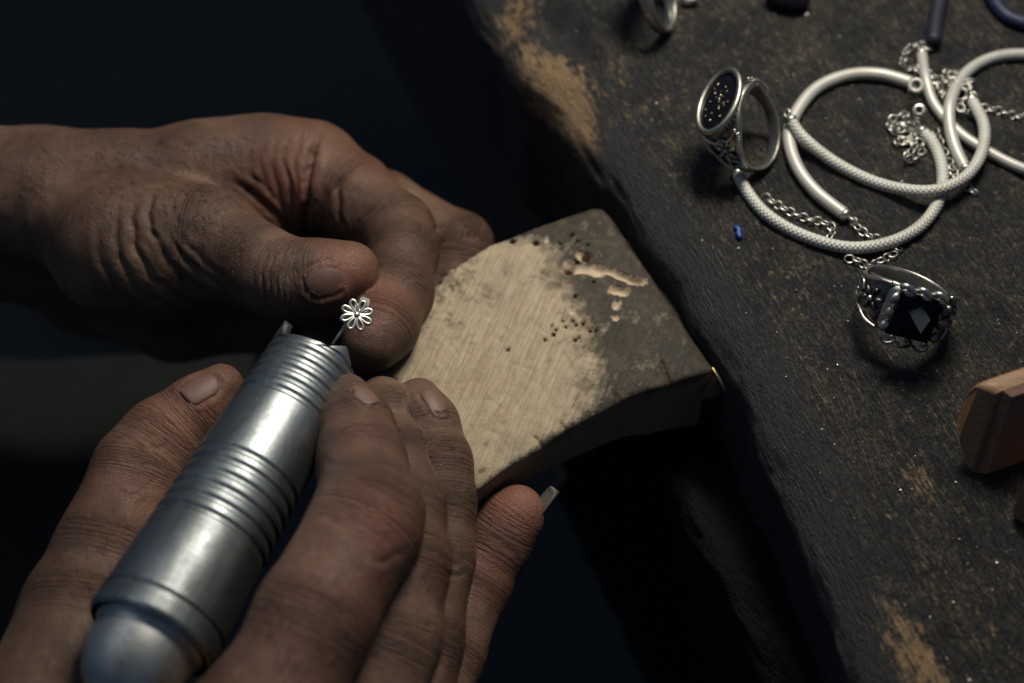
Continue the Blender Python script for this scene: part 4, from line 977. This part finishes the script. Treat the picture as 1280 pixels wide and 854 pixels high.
# ------------------------------------------------------------------ wooden blocks on the right
def hull_thing(name, pts, mat, label, cat, bev=.8, partname=None):
    b = bmesh.new(); [b.verts.new(p) for p in pts]; r = bmesh.ops.convex_hull(b, input=b.verts[:]); bmesh.ops.delete(b, geom=[g for g in r['geom_interior'] if isinstance(g, bmesh.types.BMVert)], context='VERTS')
    bmesh.ops.dissolve_limit(b, angle_limit=.08, verts=b.verts[:], edges=b.edges[:]); bmesh.ops.bevel(b, geom=b.edges[:], offset=bev, segments=2, affect='EDGES')
    V = np.array([v.co[:] for v in b.verts]); b.verts.index_update(); F = [[x.index for x in f.verts] for f in b.faces]; b.free(); return V, F
def clamp():
    ex = norm(np.array([1, .38, 0.])) * 55
    prof = A([(1247, 490, 21), (1232, 483, 21), (1219, 480, 20), (1204, 496, 15), (1195, 524, 10), (1197, 550, 7), (1205, 580, 2.5), (1214, 594, .6)])
    c = prof.mean(0); c[2] = 0
    root = thing('ring_clamp', c, 'rounded brown wooden ring clamp jaw lying at the right edge of the bench', 'ring clamp')
    curve = crom(prof, 5); curve = np.vstack([curve, curve[-1] + (curve[0] - curve[-1]) * np.linspace(0, 1, 8)[1:-1, None]]); n = len(curve); m = curve.mean(0); e = norm(ex)
    rows = [m + (curve - m) * .90, m + (curve - m) * .95 + e * .35, m + (curve - m) * .985 + e * 1.1, curve + e * 2.6, curve + ex]; V = np.vstack(rows); F = [tuple(range(n))[::-1]]
    for a in range(4):
        for k in range(n): F.append((a * n + k, a * n + (k + 1) % n, (a + 1) * n + (k + 1) % n, (a + 1) * n + k))
    part('jaw', V, F, BROWN, root, smooth=False)
    sd = norm(np.cross(prof[0] - prof[-1], e)); sd = sd if sd[1] < 0 else -sd                    # outward from the flat side
    w = [prof[0] + sd * .1 + e * 1.2, prof[-1] + sd * .1 + e * 1.2, prof[-1] + ex + sd * .1, prof[0] + ex + sd * .1]; w = np.array(w); w2 = w + sd * 2.2; w2[0] += e * 1.2; w2[1] += e * 1.2; w2[[1, 2]] += [0, 0, 2.]; w2[[0, 3]] -= [0, 0, 1.2]; w[[1, 2]] += [0, 0, .4]
    part('facing', np.vstack([w, w2]), [(4, 5, 6, 7), (0, 1, 5, 4), (1, 2, 6, 5), (3, 7, 6, 2), (0, 4, 7, 3), (0, 3, 2, 1)], mat_plain('red_leather', (.10, .050, .034), (.17, .085, .06), 260, .5), root, smooth=False)
clamp()
P = A([(1261, 647, .5), (1290, 664, .5), (1281, 588, 14), (1310, 600, 14)]); V, F = hull_thing('', np.vstack([P, P + [40, 6, 0], P[2:] + [6, 0, -13.5]]), None, None, None, .8)
c = P.mean(0); o = link('wood_block', mesh('wood_block', V - c, F, False), BROWN); o.location = c * .001; tag(o, 'plain brown wood block corner just below the ring clamp at the right edge', 'wood block')

# ------------------------------------------------------------------ filings and dust on the bench
def filings():
    r = random.Random(11); parts = []
    def flake(p, s):
        v = np.array([(r.uniform(-1, 1), r.uniform(-1, 1), r.uniform(-.4, .6)) for _ in range(4)]) * s; parts.append((v + p, [(0, 1, 2), (0, 2, 3), (0, 3, 1), (1, 3, 2)]))
    for k in range(1900):
        px, py = r.uniform(600, 1300), r.uniform(-20, 880); u, v = loc(at(px, py)); ve = np.interp(u, edge[:, 0], edge[:, 1])
        if v < ve + 6: continue
        flake(at(px, py, .35), r.choice([.07, .09, .12, .15, .3]) if k % 40 else .5)
    V, F = join(parts); o = link('metal_filings', mesh('metal_filings', V, F, False), mat_metal('bright_filings', (.5, .5, .47), .3)); tag(o, 'bright specks of silver filings scattered over the bench top', 'filings', kind='stuff')
filings()

# ------------------------------------------------------------------ lap
def lap():
    f = lambda X, Y: 14 * np.sin(X * .012 + 1) * np.cos(Y * .015) + np.array([[noise.fractal(Vector((x * .014, y * .03, 0)), 1, 2, 3) * 9 for x, y in zip(a, b)] for a, b in zip(X, Y)])
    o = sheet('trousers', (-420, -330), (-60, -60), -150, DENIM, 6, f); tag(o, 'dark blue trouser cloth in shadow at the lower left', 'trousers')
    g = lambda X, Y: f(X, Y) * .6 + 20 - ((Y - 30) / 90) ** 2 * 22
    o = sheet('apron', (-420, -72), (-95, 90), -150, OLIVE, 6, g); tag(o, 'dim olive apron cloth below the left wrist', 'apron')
lap()
